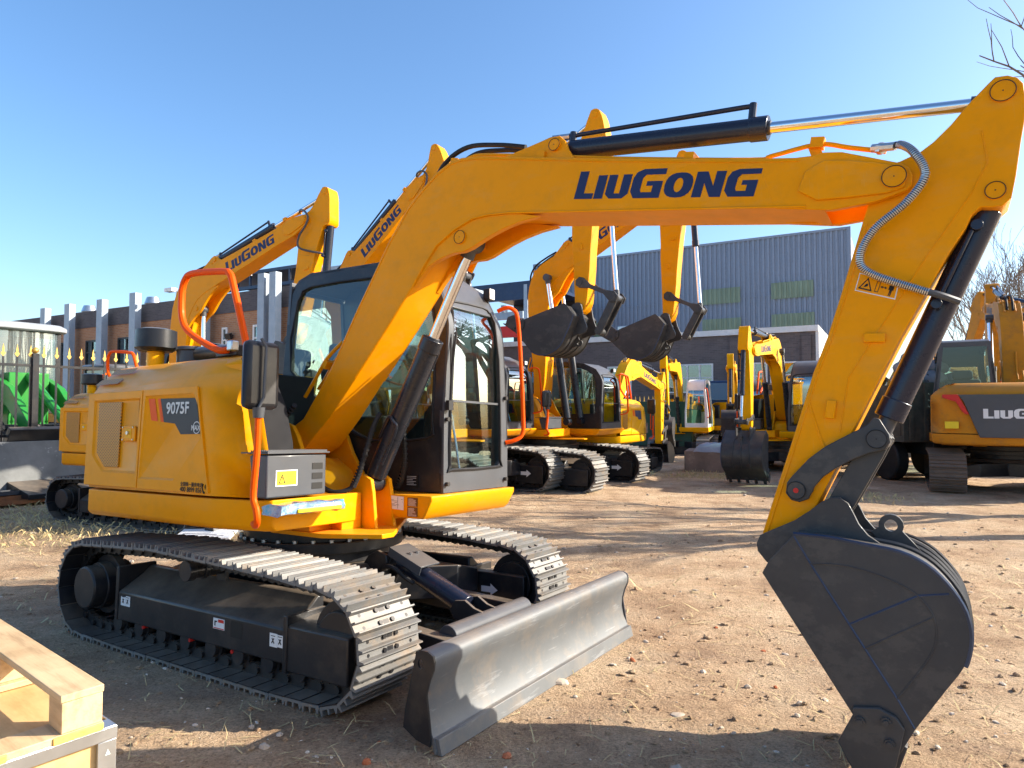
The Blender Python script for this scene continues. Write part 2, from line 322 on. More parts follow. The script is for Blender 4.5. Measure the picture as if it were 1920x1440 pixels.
def brand_mesh(mb, org, ux, uz, nrm, height, total, slant=.14, eps=.002):
    """letters L I U G O N G laid from org along ux with up vector uz"""
    word = ['L', 'I', 'U', 'G', 'O', 'N', 'g']; W = sum(GLY[c][0] for c in word) - .06; k = total / W; x = 0
    org, ux, uz, nrm = Vector(org), Vector(ux), Vector(uz), Vector(nrm)
    P = lambda a, b, e=0: org + ux * ((x + a) * k + slant * b * height) + uz * (b * height) + nrm * (eps + e)
    for c in word:
        w, polys = GLY[c]
        if polys == 'ring':
            n = 20; cx, cy = .40, .42
            O = [(cx + .41 * math.copysign(abs(math.cos(t)) ** .8, math.cos(t)), cy + .42 * math.copysign(abs(math.sin(t)) ** .8, math.sin(t))) for t in [2 * math.pi * i / n for i in range(n)]]
            I = [(cx + .13 * math.cos(t), cy + .24 * math.sin(t)) for t in [2 * math.pi * i / n for i in range(n)]]
            mb.loft([[P(*p) for p in O], [P(*p) for p in I]], cap=False)
        else:
            for pl in polys:
                mb.add([P(*p) for p in pl], [tuple(range(len(pl)))])
        x += w
def text_mesh(name, body, size, mat, parent, M, bold=0.0, shear=0, align='LEFT', ext=.0006):
    cu = bpy.data.curves.new('lettering_curve', 'FONT'); cu.body = body; cu.size = size; cu.shear = shear; cu.align_x = align; cu.extrude = 0
    tmp = bpy.data.objects.new('tmp', cu); COL.objects.link(tmp)
    dg = bpy.context.evaluated_depsgraph_get(); me = bpy.data.meshes.new_from_object(tmp.evaluated_get(dg)); me.name = name
    bpy.data.objects.remove(tmp); bpy.data.curves.remove(cu)
    if bold:
        bm = bmesh.new(); bm.from_mesh(me); base = list(bm.verts) + list(bm.edges) + list(bm.faces)
        for i, (dx, dy) in enumerate(((-1, 0), (1, 0), (0, -1), (0, 1), (.7, .7), (-.7, -.7), (.7, -.7), (-.7, .7))):
            d = bmesh.ops.duplicate(bm, geom=base); bmesh.ops.translate(bm, verts=[v for v in d['geom'] if isinstance(v, bmesh.types.BMVert)], vec=(dx * bold, dy * bold, .00012 * (i + 1)))
        bm.to_mesh(me); bm.free()
    me.transform(M); me.materials.clear(); me.materials.append(mat)
    o = bpy.data.objects.new(name, me); COL.objects.link(o)
    if parent is not None: o.parent = parent
    return o
def frame_mat(org, ux, uy):
    ux, uy = Vector(ux).normalized(), Vector(uy).normalized(); uz = ux.cross(uy)
    return Matrix(((ux.x, uy.x, uz.x, org[0]), (ux.y, uy.y, uz.y, org[1]), (ux.z, uy.z, uz.z, org[2]), (0, 0, 0, 1)))
# ------------------------------------------------------------------ excavator: outlines measured in each part's own frame
BOOM = [(0.05, 0.10), (0.141, 0.12), (0.348, 0.275), (0.536, 0.430), (0.826, 0.69), (1.054, 0.88), (1.256, 1.049), (1.485, 1.206), (1.63, 1.268), (1.771, 1.314), (1.889, 1.325), (1.981, 1.304), (2.109, 1.244), (2.323, 1.118), (2.927, 0.764), (3.559, 0.404), (3.772, 0.29), (3.842, 0.262), (3.879, 0.24), (3.86, 0.16), (3.80, 0.09), (3.79, 0.03), (3.80, -0.01), (3.759, 0.013), (3.729, 0.04), (3.479, 0.162), (2.837, 0.474), (2.196, 0.787), (2.056, 0.843), (1.945, 0.873), (1.794, 0.868), (1.633, 0.833), (1.456, 0.72), (1.364, 0.651), (1.105, 0.484), (0.705, 0.238), (0.40, 0.05), (0.12, -0.09), (-0.02, -0.11), (-0.10, -0.03), (-0.06, 0.07)]
FORK = [(3.60, 0.36), (3.842, 0.262), (3.879, 0.257), (3.95, 0.219), (4.059, 0.124), (4.139, 0.054), (4.163, 0.018), (4.165, -0.02), (4.15, -0.058), (4.123, -0.075), (4.095, -0.074), (4.001, -0.068), (3.825, -0.021), (3.759, 0.013), (3.60, 0.10)]
CHEEK = [(3.72, 0.13), (3.78, 0.205), (3.87, 0.215), (3.974, 0.155), (4.13, 0.045), (4.15, -0.015), (4.118, -0.062), (4.05, -0.055), (3.90, 0.0), (3.78, 0.05)]
LUG = [(1.375, 0.655), (1.517, 0.735), (1.608, 0.745), (1.69, 0.742), (1.753, 0.731), (1.813, 0.710), (1.872, 0.705), (1.955, 0.712), (2.037, 0.718), (2.14, 0.717), (2.259, 0.704), (2.394, 0.674), (2.196, 0.80), (2.056, 0.853), (1.945, 0.883), (1.794, 0.878), (1.633, 0.843), (1.493, 0.76)]
LUGTOP = [(2.209, 1.18), (2.513, 1.133), (2.58, 1.125), (2.64, 1.10), (2.665, 1.05), (2.664, 1.0), (2.69, 0.90), (2.45, 1.02)]
ARM = [(-0.447, 0.225), (-0.477, 0.242), (-0.486, 0.284), (-0.478, 0.321), (-0.455, 0.349), (-0.383, 0.379), (-0.318, 0.395), (-0.216, 0.41), (-0.076, 0.434), (0.015, 0.445), (0.054, 0.423), (0.064, 0.385), (0.069, 0.35), (0.105, 0.33), (0.159, 0.326), (0.278, 0.297), (0.483, 0.261), (0.666, 0.228), (1.141, 0.167), (1.316, 0.151), (1.517, 0.125), (1.697, 0.098), (1.779, 0.062), (1.817, -0.001), (1.775, -0.053), (1.704, -0.057), (1.452, -0.06), (1.185, -0.063), (0.924, -0.069), (0.749, -0.06), (0.56, -0.062), (0.366, -0.068), (0.206, -0.073), (0.085, -0.076), (-0.001, -0.085), (-0.06, -0.066), (-0.088, -0.006), (-0.139, 0.062), (-0.187, 0.099), (-0.266, 0.142), (-0.357, 0.179)]
ROCK = [(0.477, 0.065), (0.459, 0.083), (0.423, 0.07), (0.323, 0.082), (0.224, 0.092), (0.132, 0.087), (0.02, 0.062), (-0.013, 0.051), (-0.047, 0.015), (-0.046, -0.024), (-0.021, -0.051), (0.019, -0.06), (0.058, -0.041), (0.072, -0.03), (0.133, -0.013), (0.201, -0.012), (0.281, -0.019), (0.352, -0.033), (0.413, -0.055), (0.45, -0.042), (0.466, -0.013)]
BSIDE = [(-0.008, -0.054), (0.149, -0.005), (0.256, -0.076), (0.375, -0.173), (0.471, -0.254), (0.525, -0.336), (0.547, -0.425), (0.548, -0.517), (0.53, -0.583), (0.501, -0.636), (0.453, -0.69), (0.405, -0.726), (0.313, -0.769), (0.132, -0.856), (-0.032, -0.951), (-0.052, -0.733), (-0.062, -0.085)]
EARS = [(-0.014, 0.06), (-0.049, 0.036), (-0.065, 0.003), (-0.057, -0.06), (0.058, -0.138), (0.272, -0.216), (0.435, -0.238), (0.41, -0.20), (0.389, -0.150), (0.384, -0.094), (0.392, -0.04), (0.397, 0.002), (0.382, 0.039), (0.348, 0.058), (0.309, 0.061), (0.241, 0.051), (0.154, 0.045), (0.042, 0.055)]
YC = -.08                                        # centre plane of boom, arm and bucket
def fr(o, a):
    c, s_ = math.cos(a), math.sin(a)
    return lambda x, z, k=1: (o[0] + (x * c - z * s_) * k, o[1] + (x * s_ + z * c) * k)
def p3(q, y): return (q[0], y, q[1])

def track_points(fx=1.2, rx=-1.3):
    P = []
    for i in range(0, 12): t = R(-98 + i * 192 / 11); P.append((fx + .30 * math.cos(t), .33 + .30 * math.sin(t)))
    P += [(.85, .655), (.55, .668), (.2, .682), (-.1, .69), (-.4, .70), (-.8, .685), (-1.1, .672)]
    for i in range(0, 12): t = R(95 + i * 178 / 11); P.append((rx + .31 * math.cos(t), .345 + .315 * math.sin(t)))
    P += [(-.9, .02), (0, .018), (.8, .02)]
    return P
def resample(P, pitch):
    P = P + [P[0]]; L = [0]
    for i in range(len(P) - 1): L.append(L[-1] + math.dist(P[i], P[i + 1]))
    n = round(L[-1] / pitch); out = []
    for k in range(n):
        t = L[-1] * k / n; i = max(j for j in range(len(P) - 1) if L[j] <= t); u = (t - L[i]) / (L[i + 1] - L[i])
        out.append((P[i][0] + (P[i + 1][0] - P[i][0]) * u, P[i][1] + (P[i + 1][1] - P[i][1]) * u))
    return out, L[-1] / n
def make_track(root, y0, w, det, shoe_m):
    pts, p = resample(track_points(), .137 if det > 1 else .165); n = len(pts); yc = y0 + w / 2
    t = tag(bpy.data.objects.new('crawler_track', None)); COL.objects.link(t); t.parent = root
    sh = MB(); bo = MB(); ch = MB(); h = p / 2
    if det > 0:
        prof = [(-h + .002, -.002), (-h + .004, .006), (-h + .009, .034), (-h + .016, .034), (-h + .023, .004), (-.008, .003), (-.005, .030), (.003, .030), (.008, .003), (h - .026, .004), (h - .017, .031), (h - .010, .031), (h + .004, -.001), (h - .001, -.010), (-h + .006, -.012)]
    else: prof = [(-h, 0), (-h + .01, .03), (-h + .03, .03), (-h + .04, 0), (h - .006, 0), (h - .006, -.012), (-h, -.012)]
    rnd = random.Random(3)
    for i in range(n):
        a, b = Vector(pts[i - 1]), Vector(pts[(i + 1) % n]); c = Vector(pts[i]); d = (b - a).normalized(); o = Vector((d.y, -d.x))
        f = lambda q: c + d * q[0] + o * q[1]
        jz = rnd.uniform(-.004, .004) if det > 1 else 0
        sh.add([p3(f(q), y0 + jz) for q in prof] + [p3(f(q), y0 + w + jz) for q in prof], [tuple(range(len(prof))), tuple(range(2 * len(prof) - 1, len(prof) - 1, -1))] + [(k, k + len(prof), (k + 1) % len(prof) + len(prof), (k + 1) % len(prof)) for k in range(len(prof))])
        if det > 1:
            for s0 in (-.034, .034):
                for dy in (-.16, .16): bo.cyl(p3(f((s0, .0)), yc + dy), p3(f((s0, .0045)), yc + dy), .010, seg=8)
                for dy in (-.045, .045): bo.cyl(p3(f((s0, .0)), yc + dy), p3(f((s0, .014)), yc + dy), .013, seg=6)
            bo.add([p3(f((s, .0042)), yc + dy) for s, dy in ((-.046, -.022), (-.022, -.022), (-.022, .022), (-.046, .022))], [(0, 1, 2, 3)])
            bo.add([p3(f((s, .0042)), yc + dy) for s, dy in ((.022, -.022), (.046, -.022), (.046, .022), (.022, .022))], [(0, 1, 2, 3)])
        if det > 0:
            for dy in (-.07, .07):
                pr = [(-h * 1.1, -.012), (h * .8, -.012), (h * 1.15, -.03), (h * 1.1, -.075), (h * .4, -.085), (0, -.07), (-h * .4, -.085), (-h * 1.1, -.07)]
                pr = [p3(f(q), 0) for q in pr]; m = len(pr)
                ch.add([(q[0], yc + dy - .018, q[2]) for q in pr] + [(q[0], yc + dy + .018, q[2]) for q in pr], [tuple(range(m)), tuple(range(2 * m - 1, m - 1, -1))] + [(k, k + m, (k + 1) % m + m, (k + 1) % m) for k in range(m)])
            ch.cyl(p3(f((h, -.05)), yc - .105), p3(f((h, -.05)), yc + .105), .022, seg=8)
    sh.build('track_shoes', shoe_m, t)
    bk_ = MB()
    for i in range(n):
        a, b = Vector(pts[i - 1]), Vector(pts[(i + 1) % n]); c = Vector(pts[i]); d = (b - a).normalized(); o = Vector((d.y, -d.x)); f = lambda q: c + d * q[0] + o * q[1]
        q_ = [(-h + .006, -.0125), (h - .006, -.0125), (h - .006, -.018), (-h + .006, -.018)]
        bk_.add([p3(f(q), y0 + .002) for q in q_] + [p3(f(q), y0 + w - .002) for q in q_], [(0, 1, 2, 3), (7, 6, 5, 4)] + [(k, k + 4, (k + 1) % 4 + 4, (k + 1) % 4) for k in range(4)])
    bk_.build('shoe_backs', BLK if shoe_m is SHOE else shoe_m, t)
    if det > 1: tag(bo.build('shoe_bolts_and_dark_holes', BLK, t), kind='stuff')  # includes flat black discs and squares standing in for the dark of holes
    if det > 0: ch.build('link_chain', CHAIN, t)
    m = MB(); m.cyl((1.2, yc - .05, .33), (1.2, yc + .05, .33), .215, seg=28); m.cyl((1.2, yc - .085, .33), (1.2, yc + .085, .33), .16, seg=24); m.build('idler_wheel', BLK, t, .006)
    m = MB(); m.cyl((-1.3, yc - .03, .345), (-1.3, yc + .03, .345), .215, seg=22); ys = y0 + .11
    near = y0 < 0; m.cyl((-1.3, yc - .10, .345), (-1.3, yc + .10, .345), .165, seg=26); m.build('sprocket', BLK, t, .006)
    out = y0 + .035 if near else y0 + w - .035
    m = MB(); m.cyl((-1.3, yc, .345), (-1.3, out, .345), .150, seg=32); m.build('final_drive', BLK, t, .012)
    if det > 0:
        for k in range(8):
            x = -.95 + k * .27; m = MB(); m.cyl((x, yc - .12, .135), (x, yc + .12, .135), .055, seg=12); m.cyl((x, yc - .09, .135), (x, yc - .055, .135), .075, seg=12); m.cyl((x, yc + .055, .135), (x, yc + .09, .135), .075, seg=12); m.build('track_roller', BLK, t)
        m = MB(); m.cyl((-.08, y0 + .06, .585), (-.08, y0 + w - .12, .585), .055, seg=16); m.cyl((-.08, y0 + .05, .585), (-.08, y0 + .10, .585), .066, seg=16); m.cyl((-.08, y0 + .16, .585), (-.08, y0 + .19, .585), .066, seg=16)
        m.build('carrier_roller', BLK, t, .004)
    # track side frame: sloped top box with front guard box
    sg = 1 if near else -1; yo = y0 + .10 if near else y0 + w - .10; yi = y0 + w - .08 if near else y0 + .08
    m = MB(); cs = [(yo, .165), (yo + sg * .012, .15), (yi, .15), (yi, .50), (yi - sg * .05, .50), (yi - sg * .10, .455), (yo + sg * .02, .362), (yo, .35)]
    m.loft([[(x, a, b) for a, b in cs] for x in (-.95, .84)]); m.build('side_frame', BLK, t, .012)
    m = MB(); cs2 = [(yo - sg * .006, .125), (yi - sg * .02, .125), (yi - sg * .02, .40), (yi - sg * .10, .40), (yo - sg * .006, .375)]
    m.loft([[(x, a, b) for a, b in cs2] for x in (.84, 1.33)]); m.build('idler_guard', BLK, t, .010)
    m = MB(); m.bx(.822, .858, yo - sg * .014, yi, .115, .43); m.build('frame_end_plate', BLK, t, .006); m = MB(); m.bx(-.985, -.95, yo - sg * .004, yi, .155, .52); m.build('frame_end_plate', BLK, t, .006); m = MB(); m.box((-.08, yo + sg * .22, .47), (.10, .03, .17)); m.build('roller_bracket', BLK, t, .006)
    if det > 1 and near:
        m = MB(); m.bx(-.905, -.845, yo - .004, yo - .001, .262, .322); m.bx(-.842, -.79, yo - .004, yo - .001, .262, .330); m.bx(.700, .765, yo - .004, yo - .001, .240, .315); m.bx(.768, .815, yo - .004, yo - .001, .245, .312); m.build('lifting_stickers', WHT, t)
        m = MB()
        for x, z in ((-.875, .295), (-.82, .295), (.73, .275), (.79, .277)):
            m.add([(x - .012, yo - .005, z + .012), (x - .006, yo - .005, z + .016), (x + .014, yo - .005, z - .012), (x + .008, yo - .005, z - .018)], [(0, 1, 2, 3)])
            m.add([(x + .012, yo - .0052, z + .012), (x + .006, yo - .0052, z + .016), (x - .014, yo - .0052, z - .012), (x - .008, yo - .0052, z - .018)], [(0, 1, 2, 3)])
            m.bx(x - .018, x + .018, yo - .0052, yo - .0045, z + .024, z + .028)
        m.build('sticker_marks', INK, t)
        m = MB(); m.bx(.165, .275, yo - .004, yo - .001, .262, .325); m.build('warning_label', WHT, t)
        m = MB(); m.bx(.215, .270, yo - .0055, yo - .003, .303, .321); m.bx(.17, .272, yo - .0055, yo - .003, .265, .270); m.build('warning_label_red', RED, t)
        m = MB(); m.bx(.180, .188, yo - .006, yo - .003, .28, .31); m.bx(.180, .205, yo - .006, yo - .003, .303, .310); m.build('warning_label_ink', INK, t)
        m = MB(); m.add([(x, yo - .0015, z) for x, z in ((.335, .235), (.445, .235), (.448, .30), (.44, .33), (.34, .33), (.333, .31))], [(0, 1, 2, 3, 4, 5)]); m.build('frame_opening', INK, t)
        m = MB(); m.add([(x, yo + d, z) for x, d, z in ((.02, .075, .383), (.22, .075, .383), (.20, .14, .410), (.04, .14, .410))], [(0, 1, 2, 3)]); m.v = [(a, b, c + .002) for a, b, c in m.v]; m.build('mud_opening', INK, t)
        m = MB()
        for x in (-.62, -.08, .35): m.cyl((x, yo + .05, .15), (x, yo - .002, .149), .011, seg=10)
        m.build('red_roller_plugs', RED, t)
    if not near and det > 0:
        m = MB(); yy = yi - .004; ax, az = 1.05, .285; s_ = 1 if det > 1 else 1.25
        m.add([(ax + a * s_, yy, az + b * s_) for a, b in ((-.075, -.022), (.01, -.022), (.01, -.045), (.075, 0), (.01, .045), (.01, .022), (-.075, .022))], [(0, 1, 2, 3, 4, 5, 6)]); m.v = [(a, b - .022, c) for a, b, c in m.v]; m.build('travel_arrow', WHT, t)
    if not near and det > 0:
        m = MB(); m.bx(.50, .58, yi - .004, yi - .001, .25, .33); m.build('frame_sticker', WHT, t)
    return t

def excavator(label, group, M, S, bA, aA, rA, kA, det=1, big=False, ka=1.0, kb=1.0, kz=1.0, blade=True, shoe=None, ypaint=None, number=None, name='excavator', cab_white=False, swing=0, rear_panel=False, dual=False, under=0, bwid=1.0, bs=1.0, old=False, brand=True, open_front=False):
    YP = ypaint or YEL; SH = shoe or SHOE
    root = thing(name, label, 'excavator', group=group); root.matrix_world = M @ Matrix.Scale(S, 4)
    base = root
    # ---- undercarriage
    make_track(base, -1.10, .45, det, SH); make_track(base, .65, .45, det, SH)
    m = MB()
    arms = [(-.62, .10), (-.95, .45), (-.95, .70), (-.55, .70), (-.25, .52), (.25, .52), (.55, .70), (.95, .70), (.95, .45), (.62, .10)]
    up = [(x, y) for x, y in arms] + [(x, -y) for x, y in reversed(arms)]
    m.loft([[(x, y, .26 + (.0 if abs(y) < .6 else 0)) for x, y in up], [(x, y, .50 if abs(y) < .6 else .44) for x, y in up]]); m.build('centre_frame', BLK, base, .012)
    m = MB(); m.cyl((0, 0, .50), (0, 0, .56), .66, .60, 40); m.cyl((0, 0, .56), (0, 0, .64), .52, seg=40); m.build('ring_pedestal', BLK, base, .006)
    m = MB(); m.cyl((0, 0, .64), (0, 0, .715), .60, seg=48); m.cyl((0, 0, .715), (0, 0, .80), .56, seg=48); m.build('slew_ring', BLK, base, .006)
    if det > 1:
        m = MB()
        for k in range(30): t = 2 * math.pi * k / 30; m.cyl((.575 * math.cos(t), .575 * math.sin(t), .716), (.575 * math.cos(t), .575 * math.sin(t), .735), .016, seg=6)
        m.build('slew_ring_bolts', ZNC, base)
    if blade:
        bl = MB(); prof = [(1.895, .435), (1.93, .448), (1.965, .445), (1.99, .43), (2.0, .405), (1.995, .37), (1.972, .32), (1.955, .26), (1.953, .20), (1.965, .135), (1.985, .085), (1.995, .068), (2.0, .070), (2.017, .0), (2.000, .0), (1.97, .07), (1.945, .13), (1.935, .20), (1.937, .26), (1.955, .325), (1.975, .375), (1.978, .40), (1.96, .425), (1.935, .43), (1.91, .42)]
        bl.prism(prof, -1.115, 1.115); b_ = bl.build('blade', BLADE, base, .002, 50)
        for y in (-1.125, 1.115):
            m = MB(); sp = [(1.895, .43), (1.92, .447), (1.965, .447), (1.996, .432), (2.004, .405), (1.998, .365), (1.976, .315), (1.96, .26), (1.957, .20), (1.968, .14), (1.985, .08), (1.983, .03), (1.9, .045), (1.822, .085), (1.83, .16)]
            hole = [(1.923 + .016 * math.cos(t), .385 + .022 * math.sin(t)) for t in [2 * math.pi * k / 16 for k in range(16)]]
            m.ringpanel(sp, hole, lambda a, b, t, y=y: (a, y + t * .012, b), 1, c=(1.923, .385), n=24); m.build('blade_end_plate', BLK if y < 0 else DGR, b_)
        m = MB(); m.bx(1.998, 2.022, -1.11, 1.11, -.004, .068); m.v = [(x + (.068 - z) * .25, y, z) for x, y, z in m.v]; m.build('cutting_edge', BLADE, b_, .003)
        for s_ in (-1, 1):
            m = MB(); m.loft([[(x, s_ * y0 + d, z + e) for d, e in ((-.05, -.07), (.05, -.07), (.05, .07), (-.05, .07))] for x, y0, z in ((.50, .40, .28), (1.90, .47, .195))]); m.build('push_arm', BLK, base, .008)
            m = MB(); m.prism([(1.55, .10), (1.94, .10), (1.94, .22), (1.66, .20)], s_ * .50 - .02, s_ * .50 + .02); m.build('arm_gusset', RUST if s_ < 0 else BLK, base, .004)
        m = MB(); m.cyl((1.53, -.42, .275), (1.53, .42, .275), .068, seg=24); m.build('cross_tube', DGR, base, .004)
        m = MB(); m.cyl((.80, 0, .57), (1.36, 0, .345), .068, seg=24); bc = m.build('blade_cylinder', CYLB, base, .006)
        m = MB(); m.cyl((.70, 0, .59), (.82, 0, .56), .035, seg=14); m.cyl((.70, -.06, .59), (.70, .06, .59), .05, seg=18); m.build('cylinder_eye', DGR, bc, .004)
        m = MB(); g0 = Vector((.80, 0, .655)); m.box((.91, 0, .625), (.30, .20, .012), Matrix.Rotation(R(21), 3, 'Y')); m.box((.91, -.10, .60), (.30, .008, .06), Matrix.Rotation(R(21), 3, 'Y')); m.build('cylinder_guard', DGR, bc, .002)
        m = MB(); [m.cyl((.90, y, .638), (.905, y, .650), .012, seg=6) for y in (-.03, .04)]; m.build('guard_bolts', ZNC, bc)
        for y in (-.07, .07):
            m = MB(); m.prism([(1.28, .33), (1.32, .39), (1.40, .40), (1.47, .36), (1.53, .345), (1.56, .28), (1.44, .24), (1.31, .28)], y - .012, y + .012); m.build('clevis_plate', BLK, base, .003)
        m = MB(); m.prism([(.5, .50), (.60, .62), (.68, .655), (.76, .63), (.77, .57), (.70, .50), (.62, .35), (.5, .30)], .09, .12); m.prism([(.5, .50), (.60, .62), (.68, .655), (.76, .63), (.77, .57), (.70, .50), (.62, .35), (.5, .30)], -.12, -.09); m.build('cylinder_bracket', BLK, base, .006)
        m = MB(); m.tube(spline([(.72, -.15, .50), (.78, -.16, .56), (.86, -.15, .56), (.92, -.11, .50), (.98, -.08, .46)], 5), .016, 8); m.build('blade_hose', RUB, base)
    if under:
        for o in list(root.children): o.rotation_euler = (0, 0, under)
    # ---- upper structure
    AX = Matrix(((1, 0, 0, 0), (0, 1, 0, 0), (0, 0, kz, .87 * (1 - kz)), (0, 0, 0, 1)))
    def B(k=True):
        b = MB(); b.X = AX if (k and kz != 1) else None; return b
    U = root
    def skirt(xf, xd, ins, yl=1.05):
        return [(xf, -.93 + ins), (xf - .05, -.975 + ins), (xd, -1.05 + ins), (-1.33, -1.05 + ins), (-1.50 + ins, -.90 + ins * .5), (-1.62 + ins, -.60), (-1.68 + ins, -.2), (-1.68 + ins, .2), (-1.62 + ins, .60), (-1.50 + ins, .90 - ins * .5), (-1.33, yl - ins), (-.45, yl - ins)]
    m = B(); rings = []
    for z, xf, xd, ins in ((.866, .60, .22, .035), (.885, .60, .19, .012), (.905, .60, .17, .0), (1.053, .60, .17, 0)):
        rings.append([(x, y, z) for x, y in skirt(xf, xd, ins) + [(-.45, .05), (.60, -.20)]])
    m.loft(rings); m.build('skirt_frame', YP, U, .006)
    m = B(); m.bx(-.5, .45, -.52, .90, .80, .865); m.prism([(-.45, -.55), (.60, -.55), (.95, -.36), (.95, -.25), (.62, .20), (.4, .5), (-.45, .5)], .782, .812, 'z'); m.build('deck_plate', YP, U, .004)
    m = B(); rings = []
    for z, xf, xd, ins in ((1.068, .60, .17, 0), (1.35, .545, .11, 0), (1.60, .475, .05, 0), (1.76, .41, -.01, .004), (1.83, .35, -.05, .05), (1.90, .25, -.09, .115), (1.955, .12, -.14, .19), (1.985, -.02, -.20, .30)):
        rr = skirt(xf, xd, ins); yi_ = max(-.91, -1.05 + ins + .04); rr = [(xf, yi_ - .02), (xf - .05, -.995 + ins)] + rr[2:-1] + [(-.85, 1.05 - ins), (-.85, -.40), (-.30, -.40), (-.30, yi_)]
        rings.append([(x, y, z) for x, y in rr])
    m.loft(rings); H = m.build('engine_housing', YP, U, .010, 50)
    yn = -1.05
    if det > 0:
        # doors: raised panels with pressed recesses
        def door(nm, outer, inner, c):
            m = B(); m.ringpanel(outer, inner, lambda a, b, t: (a, yn - .012 + t * .012, b), 1, c=c, n=16)
            inn = [(c[0] + (a - c[0]) * .95, c[1] + (b - c[1]) * .95) for a, b in inner]
            m.ringpanel(inner, inn, lambda a, b, t: (a, yn - .012 + (.014 if False else 0) + t * .02, b), .5, c=c, n=8) if False else None
            k = len(inner); m.loft([[(a, yn - .012, b) for a, b in inner], [(a, yn - .001, b) for a, b in inn]], cap=False); m.add([(a, yn - .001, b) for a, b in inn], [tuple(range(k))])
            return m.build(nm, YP, U, .003)
        if not rear_panel:
            D1 = door('rear_door', [(-1.385, 1.085), (-.672, 1.085), (-.640, 1.755), (-1.37, 1.755)], [(-1.285, 1.70), (-.675, 1.70), (-.690, 1.185), (-1.135, 1.185), (-1.285, 1.30)], (-1.0, 1.45))
            D2 = door('front_door', [(-.660, 1.085), (.150, 1.085), (-.005, 1.755), (-.628, 1.755)], [(-.60, 1.715), (-.04, 1.715), (.012, 1.64), (.055, 1.43), (-.235, 1.15), (-.645, 1.15)], (-.30, 1.42))
            m = B(); g = [(-1.215, 1.685), (-.905, 1.68), (-.919, 1.22), (-1.108, 1.22), (-1.221, 1.32)]; m.prism(g, yn - .012, yn - .002); m.build('vent_grill', GRL, D1, .003)
            m = B(); m.bx(-.88, -.71, yn - .016, yn - .003, 1.405, 1.51); lt = m.build('door_latch', YP, D1, .004); m = B(); m.bx(-.83, -.75, yn - .019, yn - .015, 1.425, 1.49); m.build('latch_plate', YEL2, D1, .003)
            m = B(); m.cyl((-.79, yn - .018, 1.462), (-.79, yn - .030, 1.462), .013, seg=12); m.build('keyhole', ZNC, D1)
            if det > 1:
                m = B()
                for a, b in ((-.86, 1.50), (-.73, 1.50), (-.86, 1.415), (-.73, 1.415)): m.cyl((a, yn - .016, b), (a, yn - .022, b), .006, seg=6)
                m.build('latch_rivets', ZNC, D1)
            e = yn - .0135 if det > 1 else yn - .016
            m = B(); dp = [(-0.426, 1.69), (-0.02, 1.682), (0.035, 1.452), (-0.18, 1.450), (-0.249, 1.520), (-0.378, 1.532)]
            m.add([(a, yn - .004, b) for a, b in dp], [tuple(range(6))]); dk = m.build('number_decal', NAVY if det < 2 else INKD, D2)
            m = B()
            for q in ([(-0.575, 1.693), (-0.497, 1.692), (-0.452, 1.538), (-0.53, 1.545)], [(-0.462, 1.691), (-0.429, 1.690), (-0.381, 1.532), (-0.416, 1.535)]): m.add([(a, yn - .004, b) for a, b in q], [(0, 1, 2, 3)])
            m.build('orange_stripes', ORG, D2)
            if number:
                text_mesh('model_number', number, .105, GRYL, D2, frame_mat((-.352, yn - .006, 1.588 * 1), (1, 0, -.01), (0, 0, 1)), bold=.0028)
                m = B(); O = [(-.004 + .040 * math.cos(t), 1.492 + .040 * math.sin(t)) for t in [2 * math.pi * k / 28 for k in range(28)]]; I = [(-.004 + .034 * math.cos(t), 1.492 + .034 * math.sin(t)) for t in [2 * math.pi * k / 28 for k in range(28)]]
                m.loft([[(a, yn - .006, b) for a, b in O], [(a, yn - .006, b) for a, b in I]], cap=False); m.build('round_emblem', GRYL, D2)
                text_mesh('max_lettering', 'MAX', .045, GRYL, D2, frame_mat((-.062, yn - .0065, 1.476), (1, 0, -.01), (0, 0, 1)), bold=.0016, shear=.1)
                t1 = text_mesh('service_text', '全国统一服务电话', .030, INK, U, frame_mat((-.145, yn - .0135, 1.122), (1, 0, -.005), (0, 0, 1)), bold=.0006)
                t2 = text_mesh('phone_number', '400 8899 856', .042, INK, U, frame_mat((-.148, yn - .0135, 1.086), (1, 0, -.005), (0, 0, 1)), bold=.0008)
                m = B(); m.tube([(.100, yn - .014, 1.14), (.092, yn - .014, 1.118), (.102, yn - .014, 1.094), (.116, yn - .014, 1.085)], [.007, .004, .004, .007], 6)
                for rr in (.012, .021): m.tube([(.108 + rr * math.cos(t), yn - .014, 1.122 + rr * math.sin(t)) for t in [R(-45 + 18 * k) for k in range(6)]], .0016, 5)
                m.build('phone_symbol', INK, U)
        # louvres on the top chamfer
        for x0, x1, z0, z1, y0_, y1_ in ((-1.29, -.99, 1.90, 1.93, -.95, -.905), (-1.36, -1.05, 1.82, 1.85, -1.02, -.975)):
            m = B(); q = [(x0, y0_ - .006, z0), (x1, y0_ - .006, z0), (x1, y1_ - .006, z1 + .012), (x0, y1_ - .006, z1 + .012)]; m.add(q, [(0, 1, 2, 3)]); m.add([(a, b + .01, c - .02) for a, b, c in q], [(0, 1, 2, 3)]); m.build('vent_louvre', GRL, H)
    # exhaust stack, air filter housing
    m = B(); m.cyl((-1.32, -.60, 1.97), (-1.32, -.60, 2.12), .065, seg=24); m.build('air_intake_stem', YEL2, U, .004)
    m = B(); m.cyl((-1.32, -.60, 2.12), (-1.32, -.60, 2.145), .12, .155, 32); m.cyl((-1.32, -.60, 2.145), (-1.32, -.60, 2.29), .155, .15, 32); m.cyl((-1.32, -.60, 2.29), (-1.32, -.60, 2.305), .15, .10, 32); m.build('air_intake_cap', BLK, U, .006)
